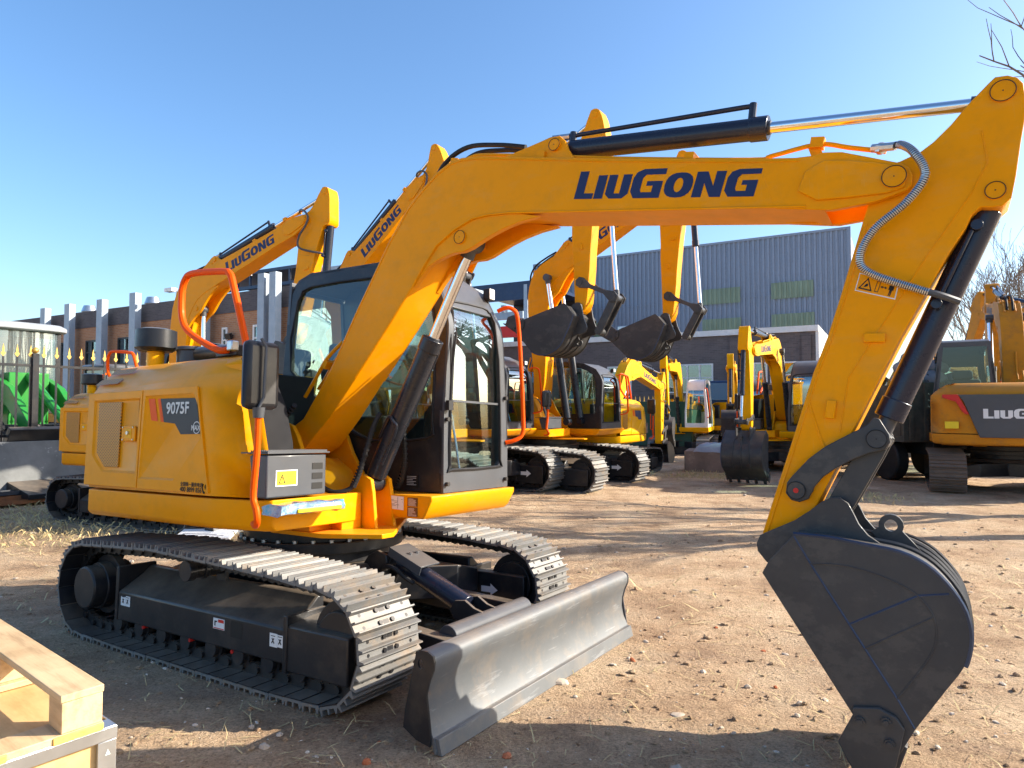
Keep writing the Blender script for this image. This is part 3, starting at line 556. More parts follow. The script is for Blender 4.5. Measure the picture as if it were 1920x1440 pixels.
    m = B(); m.cyl((-1.12, -.40, 1.97), (-1.12, -.40, 2.13), .125, seg=28); m.cyl((-1.12, -.40, 2.13), (-1.12, -.40, 2.16), .14, .13, 28); m.build('filter_housing', DGR, U, .006)
    if det > 1:
        m = B(); m.cyl((-.95, -.45, 2.09), (-.35, -.55, 2.06), .06, seg=16); m.box((-.25, -.60, 2.04), (.25, .2, .08)); m.build('intake_duct', BLK, U, .01)
        m = B(); m.box((-.10, -.75, 2.06), (.06, .06, .07)); m.build('work_lamp', ZNC, U, .008)
    # black bulkhead between housing and boom
    m = B(); m.prism([(-.84, 1.07), (.48, 1.07), (.44, 1.40), (.36, 1.64), (.26, 1.80), (.14, 1.86), (-.84, 1.88)], -.915, -.66); m.build('bulkhead', MATK, U, .006)
    m = B(); m.bx(-.84, -.32, -.66, .17, 1.07, 1.92); m.build('dark_backdrop', MATK, U, .012)  # black box added as backdrop, its colour giving the dark behind the hoses
    # step box in front of the housing
    m = B(); m.bx(.30, .625, -1.0, -.545, 1.068, 1.325); sb = m.build('tool_box', DGR, U, .010)
    m = B()
    m.bx(.28, .645, -1.01, -.535, 1.332, 1.340)
    for k in range(18): x = .30 + k * .019; m.bx(x, x + .008, -1.0, -.545, 1.340, 1.352)
    m.build('step_tread', DGR, sb)
    if det > 1:
        m = B(); m.add([(.627, y, z) for y, z in ((-.935, 1.135), (-.775, 1.135), (-.775, 1.232), (-.935, 1.232))], [(0, 1, 2, 3)]); m.build('label_border', WHT, sb)
        m = B(); m.add([(.628, y, z) for y, z in ((-.928, 1.141), (-.782, 1.141), (-.782, 1.226), (-.928, 1.226))], [(0, 1, 2, 3)]); lb = m.build('warning_label', LABY, sb)
        m = B()
        tri = [(-.915, 1.152), (-.865, 1.152), (-.89, 1.212)]; inn = [(-.906, 1.157), (-.874, 1.157), (-.89, 1.200)]
        m.loft([[(.6292, a, b) for a, b in tri], [(.6292, a, b) for a, b in inn]], cap=False); m.bx(.6285, .6294, -.892, -.888, 1.168, 1.19); m.bx(.6285, .6294, -.892, -.888, 1.16, 1.164)
        for k in range(4): m.bx(.6285, .6292, -.85, -.85 + .055 - .012 * (k == 3), 1.158 + k * .016, 1.161 + k * .016)
        m.build('label_marks', INK, sb)
        m = B()
        for k in range(3): m.bx(.6255, .6275, -.66, -.575, 1.105 + k * .062, 1.145 + k * .062)
        m.build('vent_slots', INK, sb)
        # blue film over the yellow foot step
        m = B()
        n1, n2 = 10, 6; rnd = random.Random(5); rings = []
        for i in range(n1 + 1):
            y = -1.02 + .50 * i / n1; r = []
            for k in range(12):
                t = 2 * math.pi * k / 12; w_ = .085 + rnd.uniform(-.008, .008); h_ = .035 + rnd.uniform(-.008, .006)
                r.append((.70 + w_ * math.copysign(abs(math.cos(t)) ** .5, math.cos(t)), y + rnd.uniform(-.008, .008), 1.005 + h_ * math.copysign(abs(math.sin(t)) ** .6, math.sin(t))))
            rings.append(r)
        m.loft(rings); fl = m.build('wrapped_step', FILM, U, 0, 25)
        m = B(); m.bx(.772, .794, -.90, -.56, .985, 1.008); m.build('step_edge', LABY, fl, .004)
    # boom mounting tower
    br = [(-.40, .80), (-.40, 1.26), (-.24, 1.44), (-.16, 1.515), (-.064, 1.545), (.03, 1.515), (.085, 1.44), (.15, 1.31), (.36, 1.02), (.52, .80)]
    for y0, y1 in ((-.335, -.300), (.140, .175)):
        m = MB(); m.prism(br, y0, y1); m.build('boom_bracket', YP, U, .005)
    m = MB(); m.loft([[(-.35, -.30, z), (x1, -.30, z), (x1 + b_, -.16, z), (x1 + b_, .0, z), (x1, .14, z), (-.35, .14, z)] for z, x1, b_ in ((.81, .30, .06), (1.0, .26, .08), (1.18, .16, .08), (1.27, .0, .05), (1.29, -.3, 0))]); m.build('boom_tower', YP, U, .01, 50)
    m = MB(); m.cyl((-.064, -.36, 1.412), (-.064, .20, 1.412), .062, seg=28); m.cyl((-.064, -.345, 1.412), (-.064, -.336, 1.412), .085, seg=28); m.build('boom_foot_pin', YP, U, .004)
    if not dual:
        for y in (-.17, .01):
            m = MB(); m.prism([(.40, .80), (.40, 1.00), (.52, 1.15), (.60, 1.175), (.67, 1.14), (.69, 1.05), (.72, .80)], y - .016, y + .016); m.build('cylinder_bracket', YP, U, .005)
        m = MB(); m.prism([(.46, -.335), (.58, -.36), (.60, -.20), (.50, -.20)], .81, 1.05, 'z'); m.build('gusset_plate', YP, U, .004); m = MB(); m.prism([(.50, .05), (.62, .05), (.55, .16), (.45, .16)], .81, 1.0, 'z'); m.build('gusset_plate', YP, U, .004)
        if det > 1:
            m = MB(); m.cyl((.56, -.30, .95), (.585, -.31, .95), .022, seg=12); m.build('mount_bolt', ZNC, U, .002)
    # ---- cab
    cab = bpy.data.objects.new('cab', None); COL.objects.link(cab); cab.parent = root
    m = B(); m.loft([[(x, y, z) for x, y in ((-.45, y0), (x1, y0), (x1, 1.05), (-.45, 1.05))] for z, x1, y0 in ((.868, .96, .02), (.90, 1.00, .0), (1.0, 1.055, .0), (1.032, 1.055, .0))]); m.build('cab_platform', YP, U, .010)
    PW = CABM = WHP if cab_white else DGR
    xf = lambda z: 1.0 - (0 if z < 2.2 else (z - 2.2) ** 2 * 1.1)
    yr = lambda z: .20 + max(0, z - 1.6) * .075
    yl = lambda z: 1.03 - max(0, z - 1.6) * .105
    outer = [(-.80, 1.037), (.985, 1.037), (.985, 2.2), (.955, 2.4), (.86, 2.60), (.62, 2.76), (.25, 2.83), (-.55, 2.85), (-.70, 2.80), (-.78, 2.66), (-.80, 2.4)]
    win = [(-.70, 2.00), (-.70, 2.52), (-.655, 2.66), (-.53, 2.73), (.22, 2.715), (.56, 2.65), (.78, 2.50), (.88, 2.25), (.90, 1.55), (.86, 1.42), (.30, 1.40), (-.05, 1.55)]
    m = B(); m.ringpanel(outer, win, lambda a, b, t: (a, yr(b) + t, b), .035, c=(.15, 2.1), n=60); m.build('right_wall', BLK if not cab_white else WHP, cab, .004)
    m = B(); m.add([(a, yr(b) + .012, b) for a, b in win], [tuple(range(len(win)))]); m.build('right_window', GLS, cab)
    win2 = [(-.62, 1.15), (.86, 1.15), (.88, 2.25), (.78, 2.50), (.56, 2.62), (.22, 2.70), (-.55, 2.70), (-.62, 2.6)]
    m = B(); m.ringpanel(outer, win2, lambda a, b, t: (a, yl(b) - t, b), .035, c=(.15, 2.0), n=60); m.build('left_wall', PW, cab, .004)
    m = B(); m.add([(a, yl(b) - .012, b) for a, b in win2], [tuple(range(len(win2)))]); m.build('left_window', GLS, cab)
    fo = [(.20, 1.037), (1.03, 1.037), (1.03, 1.6), (.955, 2.35), (.90, 2.52), (.80, 2.63), (.66, 2.67), (.40, 2.67), (.30, 2.60), (.265, 2.40), (.20, 1.6)]
    fw = [(.262, 1.22), (.262, 1.6), (.318, 2.36), (.345, 2.43), (.40, 2.46), (.78, 2.475), (.85, 2.44), (.878, 2.36), (.915, 1.7), (.920, 1.25), (.895, 1.195), (.29, 1.19)]
    m = B(); m.ringpanel(fo, fw, lambda a, b, t: (xf(b) - t, a, b), .04, c=(.59, 1.85), n=72); m.build('front_wall', PW, cab, .004, 50)
    gpts = [(a, b) for a, b in fw]
    if not open_front:
        upg = [(.262, 1.70), (.318, 2.36), (.345, 2.43), (.40, 2.46), (.78, 2.475), (.85, 2.44), (.878, 2.36), (.915, 1.70)]
        m = B(); rows = [1.705 + (2.475 - 1.705) * k / 10 for k in range(11)]
        lx = lambda z: .262 + max(0, z - 1.6) * .0737 + (max(0, z - 2.36) * .9); rx_ = lambda z: .918 - max(0, z - 1.7) * .06 - (max(0, z - 2.38) * .7)
        vs = []; [vs.extend([(xf(z) - .018, lx(z) + (rx_(z) - lx(z)) * j / 8, z) for j in range(9)]) for z in rows]
        m.add(vs, [(r * 9 + j, r * 9 + j + 1, (r + 1) * 9 + j + 1, (r + 1) * 9 + j) for r in range(10) for j in range(8)]); m.build('windscreen', GLF, cab, 0, 60)
        m = B(); m.add([(.982, a, b) for a, b in ((.262, 1.22), (.29, 1.19), (.895, 1.195), (.920, 1.25), (.917, 1.69), (.262, 1.69))], [(0, 1, 2, 3, 4, 5)]); m.build('lower_windscreen', GLS, cab)
    m = B(); m.bx(.975, .998, .26, .92, 1.690, 1.706); m.build('windscreen_bar', DGR, cab)
    if det > 0:
        m = B(); rim = [(xf(b) + .004, .59 + (a - .59) * .985, 1.85 + (b - 1.85) * .99) for a, b in smooth2(fw, 2)]; m.tube(rim + [rim[0]], .012, 6, False); m.build('windscreen_seal', RUB, cab)
        m = B(); rim = [(a, yr(b) - .003, b) for a, b in [(.15 + (a - .15) * .99, 2.1 + (b - 2.1) * .99) for a, b in smooth2(win, 2)]]; m.tube(rim + [rim[0]], .010, 6, False); m.build('side_window_seal', RUB, cab)
    # roof and rear wall
    m = B(); rp = [(.955, 2.4), (.86, 2.60), (.62, 2.76), (.25, 2.83), (-.55, 2.85), (-.70, 2.80), (-.76, 2.745), (-.77, 2.735), (-.75, 2.73), (-.73, 2.745), (-.68, 2.775), (-.55, 2.82), (.25, 2.795), (.60, 2.725), (.83, 2.58), (.92, 2.4)]
    m.loft([[(x, (yr if k == 0 else yl)(z) + d, z) for x, z in rp] for k, d in ((0, .0), (1, -.0))]); m.build('roof', PW, cab, .012, 50)
    m = B(); ro = [(.22, 1.04), (1.01, 1.04), (1.01, 1.6), (.93, 2.79), (.28, 2.79), (.22, 1.6)]; rw = [(.28, 1.60), (.96, 1.60), (.87, 2.70), (.33, 2.70)]
    m.ringpanel(ro, rw, lambda a, b, t: (-.80 + t, a, b), .03, c=(.62, 2.0), n=40); m.build('rear_wall', PW, cab)
    m = B(); m.add([(-.785, a, b) for a, b in rw], [(0, 1, 2, 3)]); m.build('rear_window', GLS, cab)
    if det > 0:
        m = B(); m.box((-.15, .62, 1.42), (.50, .48, .16)); m.box((-.42, .62, 1.78), (.13, .46, .62), Matrix.Rotation(R(-12), 3, 'Y')); m.box((-.50, .62, 2.17), (.09, .26, .18)); m.build('operator_seat', SEAT, cab, .04)
        m = B(); m.bx(-.35, .35, .27, .38, 1.1, 1.60); m.bx(-.35, .35, .86, .96, 1.1, 1.60); m.bx(-.75, .95, .25, .98, 1.04, 1.08); m.box((.80, .35, 1.55), (.14, .12, .25)); m.bx(-.76, -.55, .25, .98, 1.08, 1.75); m.build('console', BLK, cab, .015)
        m = B()
        for y in (.36, .90): m.tube([(.30, y, 1.55), (.33, y, 1.70), (.31, y, 1.80)], [.012, .012, .03], 8)
        for y in (.55, .68): m.tube([(.80, y, 1.08), (.72, y + .01, 1.45), (.66, y + .01, 1.72)], .010, 6)
        m.box((.82, .55, 1.14), (.10, .07, .03)); m.box((.82, .68, 1.14), (.10, .07, .03)); m.build('control_levers', CHR, cab)
    if det > 1:
        m = B(); m.tube([(1.035, .235, 1.74), (1.03, .235, 2.15)], .007, 6); m.tube([(1.035, .225, 1.64), (1.045, .23, 1.9), (1.028, .30, 2.2)], .008, 6); m.box((1.03, .225, 1.66), (.03, .05, .07)); m.build('wiper', RUB, cab)
        m = B()
        for y, z in ((.23, 1.10), (.985, 1.10), (.985, 1.75), (.225, 1.56)): m.cyl((1.0, y, z), (1.026, y, z), .016, seg=12)
        m.build('cab_bolts', BLK, cab)
    m = B(); m.tube(spline([(.97, .93, 2.46), (1.03, .95, 2.485), (1.08, .985, 2.475), (1.10, 1.03, 2.40), (1.105, 1.07, 2.05), (1.105, 1.105, 1.60), (1.10, 1.10, 1.46), (1.06, 1.05, 1.41), (1.0, 1.0, 1.39)], 5), .017, 10); m.build('cab_handrail', ORG, cab)
    if det > 0:
        m = B(); m.box((.90, .90, 2.60), (.06, .075, .09)); wl = m.build('work_lamp', BLK, cab, .006); m = B(); m.box((.934, .90, 2.60), (.008, .07, .085)); m.build('lamp_lens', WHT, cab, .004)
        m = B(); m.tube([(.88, .90, 2.50), (.89, .90, 2.56)], .012, 6); m.build('lamp_bracket', BLK, cab)
        m = B()
        for k in range(9): z = 1.15 + k * .13; m.tube([(-.2 + .0 * k, 1.05, z), (-.2, 1.065, z + .03)], .01, 5)
        m.build('door_hinges', BLK, cab)
    if det > 1:
        m = B(); m.add([(x, -.003, z) for x, z in ((.60, .935), (.81, .925), (.81, 1.018), (.60, 1.025))], [(0, 1, 2, 3)]); lb = m.build('paper_label', WHT, U)
        m = B()
        rnd = random.Random(2)
        for k in range(12): x = .62 + .175 * rnd.random(); z = .94 + .06 * rnd.random(); m.bx(x, min(.80, x + .02 + .02 * rnd.random()), -.0045, -.0035, z, z + .0022)
        m.bx(.755, .757, -.0045, -.0035, .935, 1.015); m.bx(.61, .755, -.0045, -.0035, .985, .987); m.build('label_marks', INK, U)
        m = B(); m.bx(.845, .935, -.005, -.001, .955, 1.015); m.bx(.845, .935, -.005, -.001, .885, .950); pp = m.build('rating_plates', BRN, U, .001)
        m = B(); m.bx(.65, .77, .193, .198, 1.07, 1.16); m.build('cab_plate', INK, cab)
        m = B()
        for k in range(7): m.bx(.855, .885 + .045 * rnd.random(), -.0065, -.005, .96 + k * .0075, .963 + k * .0075)
        for k in range(8): m.bx(.855, .885 + .045 * rnd.random(), -.0065, -.005, .89 + k * .0072, .893 + k * .0072)
        for k in range(6): m.bx(.665, .70 + .06 * rnd.random(), .191, .193, 1.085 + k * .012, 1.089 + k * .012)
        m.build('plate_text', GRYL, U)
    # handrails and mirror on the right-hand side
    m = B(); m.tube(spline([(.60, -1.06, .93), (.66, -1.09, .925), (.705, -1.115, .96), (.70, -1.12, 1.02), (.67, -1.12, 1.10), (.69, -1.12, 1.34), (.695, -1.12, 1.56)], 5), .019, 10); m.build('corner_handrail', ORG, U)
    if det > 0 or big:
        m = B(); m.tube(spline([(-.20, -.72, 2.04), (-.30, -.74, 2.05), (-.58, -.76, 2.18), (-.70, -.76, 2.30), (-.72, -.76, 2.50), (-.68, -.76, 2.60), (-.58, -.76, 2.63), (-.24, -.75, 2.60), (-.16, -.75, 2.57), (-.11, -.75, 2.47), (.04, -.75, 2.08), (.06, -.75, 2.0)], 5), .024, 10); m.build('engine_deck_handrail', ORG, U)
        m = B(); m.tube([(.695, -1.12, 1.54), (.695, -1.12, 1.60)], [.03, .036], 12); m.tube([(.695, -1.12, 1.60), (.71, -1.10, 1.66), (.715, -1.095, 1.95), (.70, -1.12, 2.0)], .009, 8); mr = m.build('mirror_bracket', DGR, U)
        m = B(); m.box((.655, -1.085, 1.79), (.07, .235, .40)); m.build('mirror_shell', BLK, mr, .035)
    if det > 1:
        m = B(); m.tube(spline([(-1.45, .3, 1.98), (-1.45, .3, 2.10), (-1.40, .3, 2.13), (-1.1, .3, 2.13), (-1.05, .3, 2.10), (-1.05, .3, 1.98)], 4), .02, 8); m.build('rear_handrail', ORG, U)
        m = MB()
        m = None
        for k in range(6): m = MB(); m.tube(spline([(-.05 - .03 * k, -.58 + .03 * k, 1.30), (.02 - .03 * k, -.60 + .04 * k, 1.50 + .02 * k), (-.06 - .04 * k, -.54 + .04 * k, 1.70 + .03 * k), (-.20, -.46 + .03 * k, 1.74), (-.10, -.40 + .02 * k, 1.60), (-.02 + .02 * k, -.36, 1.56 + .02 * k)], 6), .019, 8); m.build('hydraulic_hose', RUB, U)
        m = MB(); m.tube(spline([(.25, -.33, 1.19), (.40, -.38, 1.10), (.52, -.36, 1.06), (.60, -.28, 1.10), (.64, -.24, 1.25), (.70, -.20, 1.50), (.74, -.17, 1.60)], 6), .017, 8); m.tube(spline([(.50, .05, 1.1), (.66, .10, 1.08), (.74, .08, 1.25), (.76, .04, 1.50), (.80, .02, 1.68)], 6), .017, 8); m.build('cylinder_hoses', RUB, U)
        m = MB()
        for P in (spline([(.60, -.28, 1.10), (.64, -.24, 1.25), (.70, -.20, 1.50)], 8), spline([(.66, .10, 1.08), (.74, .08, 1.25), (.76, .04, 1.50)], 8)):
            m = MB()
            for i in range(len(P) - 1): d = (P[i + 1] - P[i]).normalized(); m.cyl(P[i] - d * .006, P[i] + d * .006, .0225, seg=8)
            m.build('hose_guard', RUB, U)
    # ---- boom
    F0 = (-.064, 1.412); fb = fr(F0, bA); A0 = fb(4.098, 0); fa_ = fr(A0, aA); fa = lambda x, z: fa_(x * ka, z * ka * (1 / ka ** .3)); B0 = fa(1.749, 0); fk_ = fr(B0, kA); fk = lambda x, z: fk_(x * kb, z * kb)
    R1 = fa(1.467, .028); frr = fr(R1, rA); R2 = frr(.414 * kb * 1.0, 0); K0 = fk(.330, 0)
    q3 = lambda f, pts, y: [p3(f(*p), y) for p in pts]
    def pr(nm, f, pts, y0, y1, mat, par, bev=.004, name_=None):
        m = MB(); a = q3(f, pts, y0); b = q3(f, pts, y1); n = len(pts)
        m.add(a + b, [tuple(range(n)), tuple(range(2 * n - 1, n - 1, -1))] + [(i, i + n, (i + 1) % n + n, (i + 1) % n) for i in range(n)]); return m.build(nm, mat, par, bev, 50)
    # the boom box narrows towards the arm and splays at the foot
    m = MB(); hw = lambda x: .145 + max(0, .5 - x) * .05
    n = len(BOOM); m.add([p3(fb(*p), YC - hw(p[0])) for p in BOOM] + [p3(fb(*p), YC + hw(p[0])) for p in BOOM], [tuple(range(n)), tuple(range(2 * n - 1, n - 1, -1))] + [(i, i + n, (i + 1) % n + n, (i + 1) % n) for i in range(n)])
    bo = m.build('boom', YP, U, .005, 50)
    for s_ in (-1, 1):
        y = YC + s_ * .145
        pr('boom_fork', fb, FORK, y - s_ * .035, y + s_ * .001, YP, bo); pr('fork_plate', fb, CHEEK, y + s_ * .002, y + s_ * .014, YP, bo, .005)
        pr('elbow_plate', fb, LUG, y - s_ * .05, y - s_ * .006, YP, bo); pr('cylinder_lug', fb, LUGTOP, YC + s_ * .10 - s_ * .03, YC + s_ * .10, YP, bo)
        if det > 1:
            m = MB(); lo = [BOOM[i] for i in range(24, 36)]; m.tube([p3(fb(x, z + .006), y + s_ * .002) for x, z in lo], .007, 6)
            hi = [BOOM[i] for i in range(2, 17)]; m.tube([p3(fb(x, z - .020), y + s_ * .001) for x, z in hi], .0045, 6); m.build('weld_line', YP, bo)
    # pins
    def pin(par, f, x, z, y0, y1, r, mat):
        m = MB(); q = f(x, z); m.cyl(p3(q, y0), p3(q, y1), r, seg=28); pn = m.build('pin', mat, par, .002)
        if det > 1:
            m = MB(); c_ = Vector(p3(q, y0 - .0015 if y0 < y1 else y0 + .0015)); rg = [c_ + Vector((math.cos(t), 0, math.sin(t))) * (r * 1.0) for t in [2 * math.pi * k / 32 for k in range(33)]]; m.tube(rg, .0018, 5); m.cyl(c_ - Vector((0, .001, 0)), c_, .003, seg=8); m.build('pin_groove', INK, par)
    pin(bo, fb, 4.098, 0, YC - .167, YC + .167, .048, YP); pin(bo, fb, 1.821, .808, YC - .150, YC + .150, .042, YP); pin(bo, fb, 2.597, 1.058, YC - .115, YC + .115, .036, YP)
    if brand:
        for s_ in ((-1, 1) if det < 2 or True else (-1,)):
            m = MB(); a, b = fb(2.630, .660), fb(3.535, .202); 
            if s_ < 0: o_, e_ = a, b
            else: o_, e_ = b, a
            ux = Vector((e_[0] - o_[0], 0, e_[1] - o_[1])); L_ = ux.length; ux.normalize(); uz = Vector((-ux.z, 0, ux.x)) * (1 if s_ < 0 else -1)
            brand_mesh(m, p3(o_, YC + s_ * .145), ux, uz, (0, s_, 0), .158, L_, .13 * (1 if True else -1)); m.build('brand_lettering', NAVY, bo)
    if det > 0:
        m = MB(); z_ = YC - .06
        m.tube(spline([p3(fb(*p), z_) for p in ((1.60, 1.30), (1.80, 1.345), (1.988, 1.332), (2.108, 1.285), (2.5, 1.055), (2.919, .801), (3.562, .429), (3.659, .395), (3.87, .341), (3.986, .256), (4.114, .161))], 4), .012, 8)
        m.tube(spline([p3(fb(*p), z_ + .14) for p in ((1.60, 1.30), (1.80, 1.345), (1.988, 1.332), (2.108, 1.285), (2.5, 1.055), (2.919, .801), (3.30, .585))], 4), .012, 8)
        m.tube(spline([p3(fb(*p), YC - .02) for p in ((.20, .34), (.30, .40), (.45, .50), (.62, .56), (.90, .80))], 4), .014, 8); m.tube(spline([p3(fb(*p), YC - .09) for p in ((.12, .30), (.24, .38), (.42, .50), (.60, .56))], 4), .014, 8)
        for x, z in ((1.90, 1.335), (2.5, 1.045), (3.30, .58)): m.box(p3(fb(x, z), YC), (.05, .24, .04), Matrix.Rotation(-bA + R(28), 3, 'Y'))
        m.box(p3(fb(3.87, .345), YC - .06), (.06, .05, .05), Matrix.Rotation(-bA + R(28), 3, 'Y')); m.box(p3(fb(3.85, .28), YC - .06), (.05, .012, .12), Matrix.Rotation(-bA, 3, 'Y'))
        m.box(p3(fb(.40, .46), YC - .05), (.06, .12, .04), Matrix.Rotation(-bA - R(40), 3, 'Y')); m.build('hydraulic_pipes', YP, bo)
        m = MB(); m.tube(spline([p3(fb(*p), YC - .03) for p in ((1.62, 1.30), (1.78, 1.42), (1.98, 1.43), (2.20, 1.32), (2.38, 1.20))], 6), .016, 8); m.tube(spline([p3(fb(*p), YC + .04) for p in ((1.66, 1.30), (1.82, 1.385), (2.0, 1.40), (2.20, 1.31), (2.38, 1.20))], 6), .016, 8); m.build('boom_hoses', RUB, bo)
        # armoured hose swinging from boom to bucket cylinder
        hp = [p3(fb(4.114, .161), YC - .10), p3(fb(4.165, .135), YC - .14), p3(fa(-.1006, .052), YC - .19), p3(fa(-.0137, .119), YC - .185), p3(fa(.1078, .083), YC - .18), p3(fa(.242, -.005), YC - .175), p3(fa(.3675, -.028), YC - .165), p3(fa(.4297, .0305), YC - .155), p3(fa(.46, .23), YC - .145), p3(fa(.466, .313), YC - .14), p3(fa(.47, .39), YC - .09)]
        P = spline(hp, 10 if det > 1 else 4); m = MB(); m.tube(P, .015, 8); m.build('bucket_hose', DGR, bo)
        if det > 1:
            m = MB(); L = 0; st = .009; acc = 0
            for i in range(10, len(P) - 16):
                seg = P[i + 1] - P[i]; l = seg.length; t = acc
                while t < l: c_ = P[i] + seg * (t / l); d = seg.normalized(); m.cyl(c_ - d * .0022, c_ + d * .0022, .0185, seg=8); t += st
                acc = t - l
            m.build('spring_guard', ZNC, bo)
            m = MB(); m.tube([p3(fb(4.07, .195), YC - .08), p3(fb(4.15, .140), YC - .13)], .020, 8); m.tube([p3(fb(4.09, .18), YC - .085), p3(fb(4.105, .168), YC - .095)], .027, 6); m.build('hose_fitting', ZNC, bo)
    # ---- arm
    m = MB(); ha = .105; n = len(ARM); m.add([p3(fa(*p), YC - ha) for p in ARM] + [p3(fa(*p), YC + ha) for p in ARM], [tuple(range(n)), tuple(range(2 * n - 1, n - 1, -1))] + [(i, i + n, (i + 1) % n + n, (i + 1) % n) for i in range(n)])
    ar = m.build('arm', YP, U, .005, 50)
    pin(ar, fa, -.418, .287, YC - .112, YC + .112, .045, YP); pin(ar, fa, -.006, .381, YC - .112, YC + .112, .036, YP)
    if det > 0:
        m = MB(); y = YC - ha
        for x, z, a_ in ((.701, .129, 75), (1.063, .053, -10)): m.box(p3(fa(x, z), y - .008), (.085, .02, .042), Matrix.Rotation(-aA + R(a_), 3, 'Y'))
        m.build('pipe_clamp_block', YP, ar, .004)
        m = MB(); m.add(q3(fa, [(.429, -.016), (.437, .152), (.517, .158), (.512, -.012)], y - .002), [(0, 1, 2, 3)]); wb = m.build('label_border', WHT if det > 1 else YOLD, ar)
        m = MB(); m.add(q3(fa, [(.433, -.012), (.441, .147), (.512, .153), (.508, -.008)], y - .003), [(0, 1, 2, 3)]); m.build('warning_label', YP, ar)
        if det > 1:
            m = MB(); g = lambda a, b: fa(.436 + .072 * b + .006 * a, -.010 + .158 * a)   # a along label width, b down
            def quad(pts): m.add([p3(g(*p), y - .0045) for p in pts], [tuple(range(len(pts)))])
            m.loft([[p3(g(*p), y - .0045) for p in ((.05, .88), (.42, .88), (.235, .08))], [p3(g(*p), y - .0045) for p in ((.10, .80), (.37, .80), (.235, .22))]], cap=False)
            quad([(.18, .74), (.28, .62), (.27, .45), (.22, .50), (.20, .60)]); quad([(.60, .48), (.66, .40), (.66, .56)]); quad([(.78, .48), (.72, .40), (.72, .56)]); quad([(.65, .46), (.73, .46), (.73, .50), (.65, .50)])
            m.loft([[p3(g(*p), y - .0045) for p in ((.48, .15), (.58, .15), (.58, .85), (.48, .85))], [p3(g(*p), y - .0045) for p in ((.495, .19), (.565, .19), (.565, .81), (.495, .81))]], cap=False)
            quad([(.82, .26), (.94, .26), (.945, .55), (.915, .55), (.91, .92), (.89, .92), (.88, .60), (.87, .92), (.85, .92), (.85, .55), (.815, .55)]); quad([(.86, .10), (.90, .10), (.90, .22), (.86, .22)]); m.build('label_symbols', INK, ar)
            m = MB(); s_pts = [(x, z) for x, z in ARM[32:23:-1]]
            m.tube([p3(fa(x, z + .020), y - .001) for x, z in s_pts], .004, 6); m.tube([p3(fa(x, z), y - .001) for x, z in ((-.25, .26), (-.12, .32), (.02, .30), (.30, .22), (.6, .15), (.9, .08), (1.15, .12))], .003, 6)
            m.tube([p3(fa(x, z), y - .001) for x, z in ((1.06, -.045), (1.20, .05), (1.30, .13))], .005, 6); m.build('weld_line', YP, ar)
    # ---- linkage and bucket
    for s_ in (-1, 1):
        y = YC + s_ * .105
        pr('rocker_link', lambda x, z: frr(x * kb, z * kb), ROCK if not big else [(-.05, 0), (-.03, .045), (.02, .055), (.12, .025), (.30, .03), (.40, .06), (.46, .03), (.46, -.03), (.40, -.055), (.30, -.01), (.12, -.02), (.02, -.055), (-.03, -.045)], y + s_ * .004, y + s_ * .030, BKT, U, .004)
    for f, x, z in ((frr, 0, 0), (frr, .414 * kb, 0)): pin(U, f, x, z, YC - .143, YC + .143, .040, BKT)
    if det > 1:
        m = MB(); q = R1; m.cyl(p3(q, YC - .1455), p3(q, YC - .147), .012, seg=14); m.build('red_grease_cap', RED, U)
    d = Vector((K0[0] - R2[0], K0[1] - R2[1])); l = d.length; d.normalize(); nn = Vector((-d.y, d.x))
    m = MB()
    for s_ in (-1, 1):
        pts = [(-.05, -.02), (-.03, .05), (.06, .055), (l - .06, .055), (l + .03, .05), (l + .05, 0), (l + .03, -.05), (l - .05, -.05), (.05, -.05), (-.02, -.05)]
        a = [p3((R2[0] + d.x * u + nn.x * v, R2[1] + d.y * u + nn.y * v), YC + s_ * .098) for u, v in pts]; b = [(q[0], YC + s_ * .062, q[2]) for q in a]; n = len(a)
        m.add(a + b, [tuple(range(n)), tuple(range(2 * n - 1, n - 1, -1))] + [(i, i + n, (i + 1) % n + n, (i + 1) % n) for i in range(n)])
    a = [p3((R2[0] + d.x * u + nn.x * v, R2[1] + d.y * u + nn.y * v), YC - .07) for u, v in ((.08, -.02), (l - .08, -.02), (l - .08, .01), (.08, .01))]; b = [(q[0], YC + .07, q[2]) for q in a]
    m.add(a + b, [(0, 1, 2, 3), (7, 6, 5, 4)] + [(i, i + 4, (i + 1) % 4 + 4, (i + 1) % 4) for i in range(4)])
    m.cyl(p3(K0, YC - .105), p3(K0, YC + .105), .048, seg=20); m.cyl(p3(R2, YC - .10), p3(R2, YC + .10), .05, seg=20); m.build('bucket_link', BKT, U, .004, 50)
    bw = .30 * (1.15 if big else 1) * bwid
    if big: fq_ = fr(B0, kA - R(24)); fk = lambda x, z: fq_(x * kb * .72 * bs, z * kb * .80 * bs)
    sp = smooth2(BSIDE, 3, sharp=(0, 1, 13, 14, 15, 16)); kk = MB(); n = len(sp)
    i0 = 1; outl = smooth2(BSIDE, 3, sharp=(0, 1, 13, 14, 15, 16)); curve = outl[0:min(range(len(outl)), key=lambda i: math.dist(outl[i], BSIDE[14])) + 1]
    cen = Vector((.12, -.45)); inn = [tuple(Vector(p) + (cen - Vector(p)).normalized() * .018) for p in curve]
    kk.loft([[p3(fk(*p), YC - bw + .01) for p in curve + inn[::-1]], [p3(fk(*p), YC + bw - .01) for p in curve + inn[::-1]]])
    bk = kk.build('bucket', BKT, U, 0, 40)
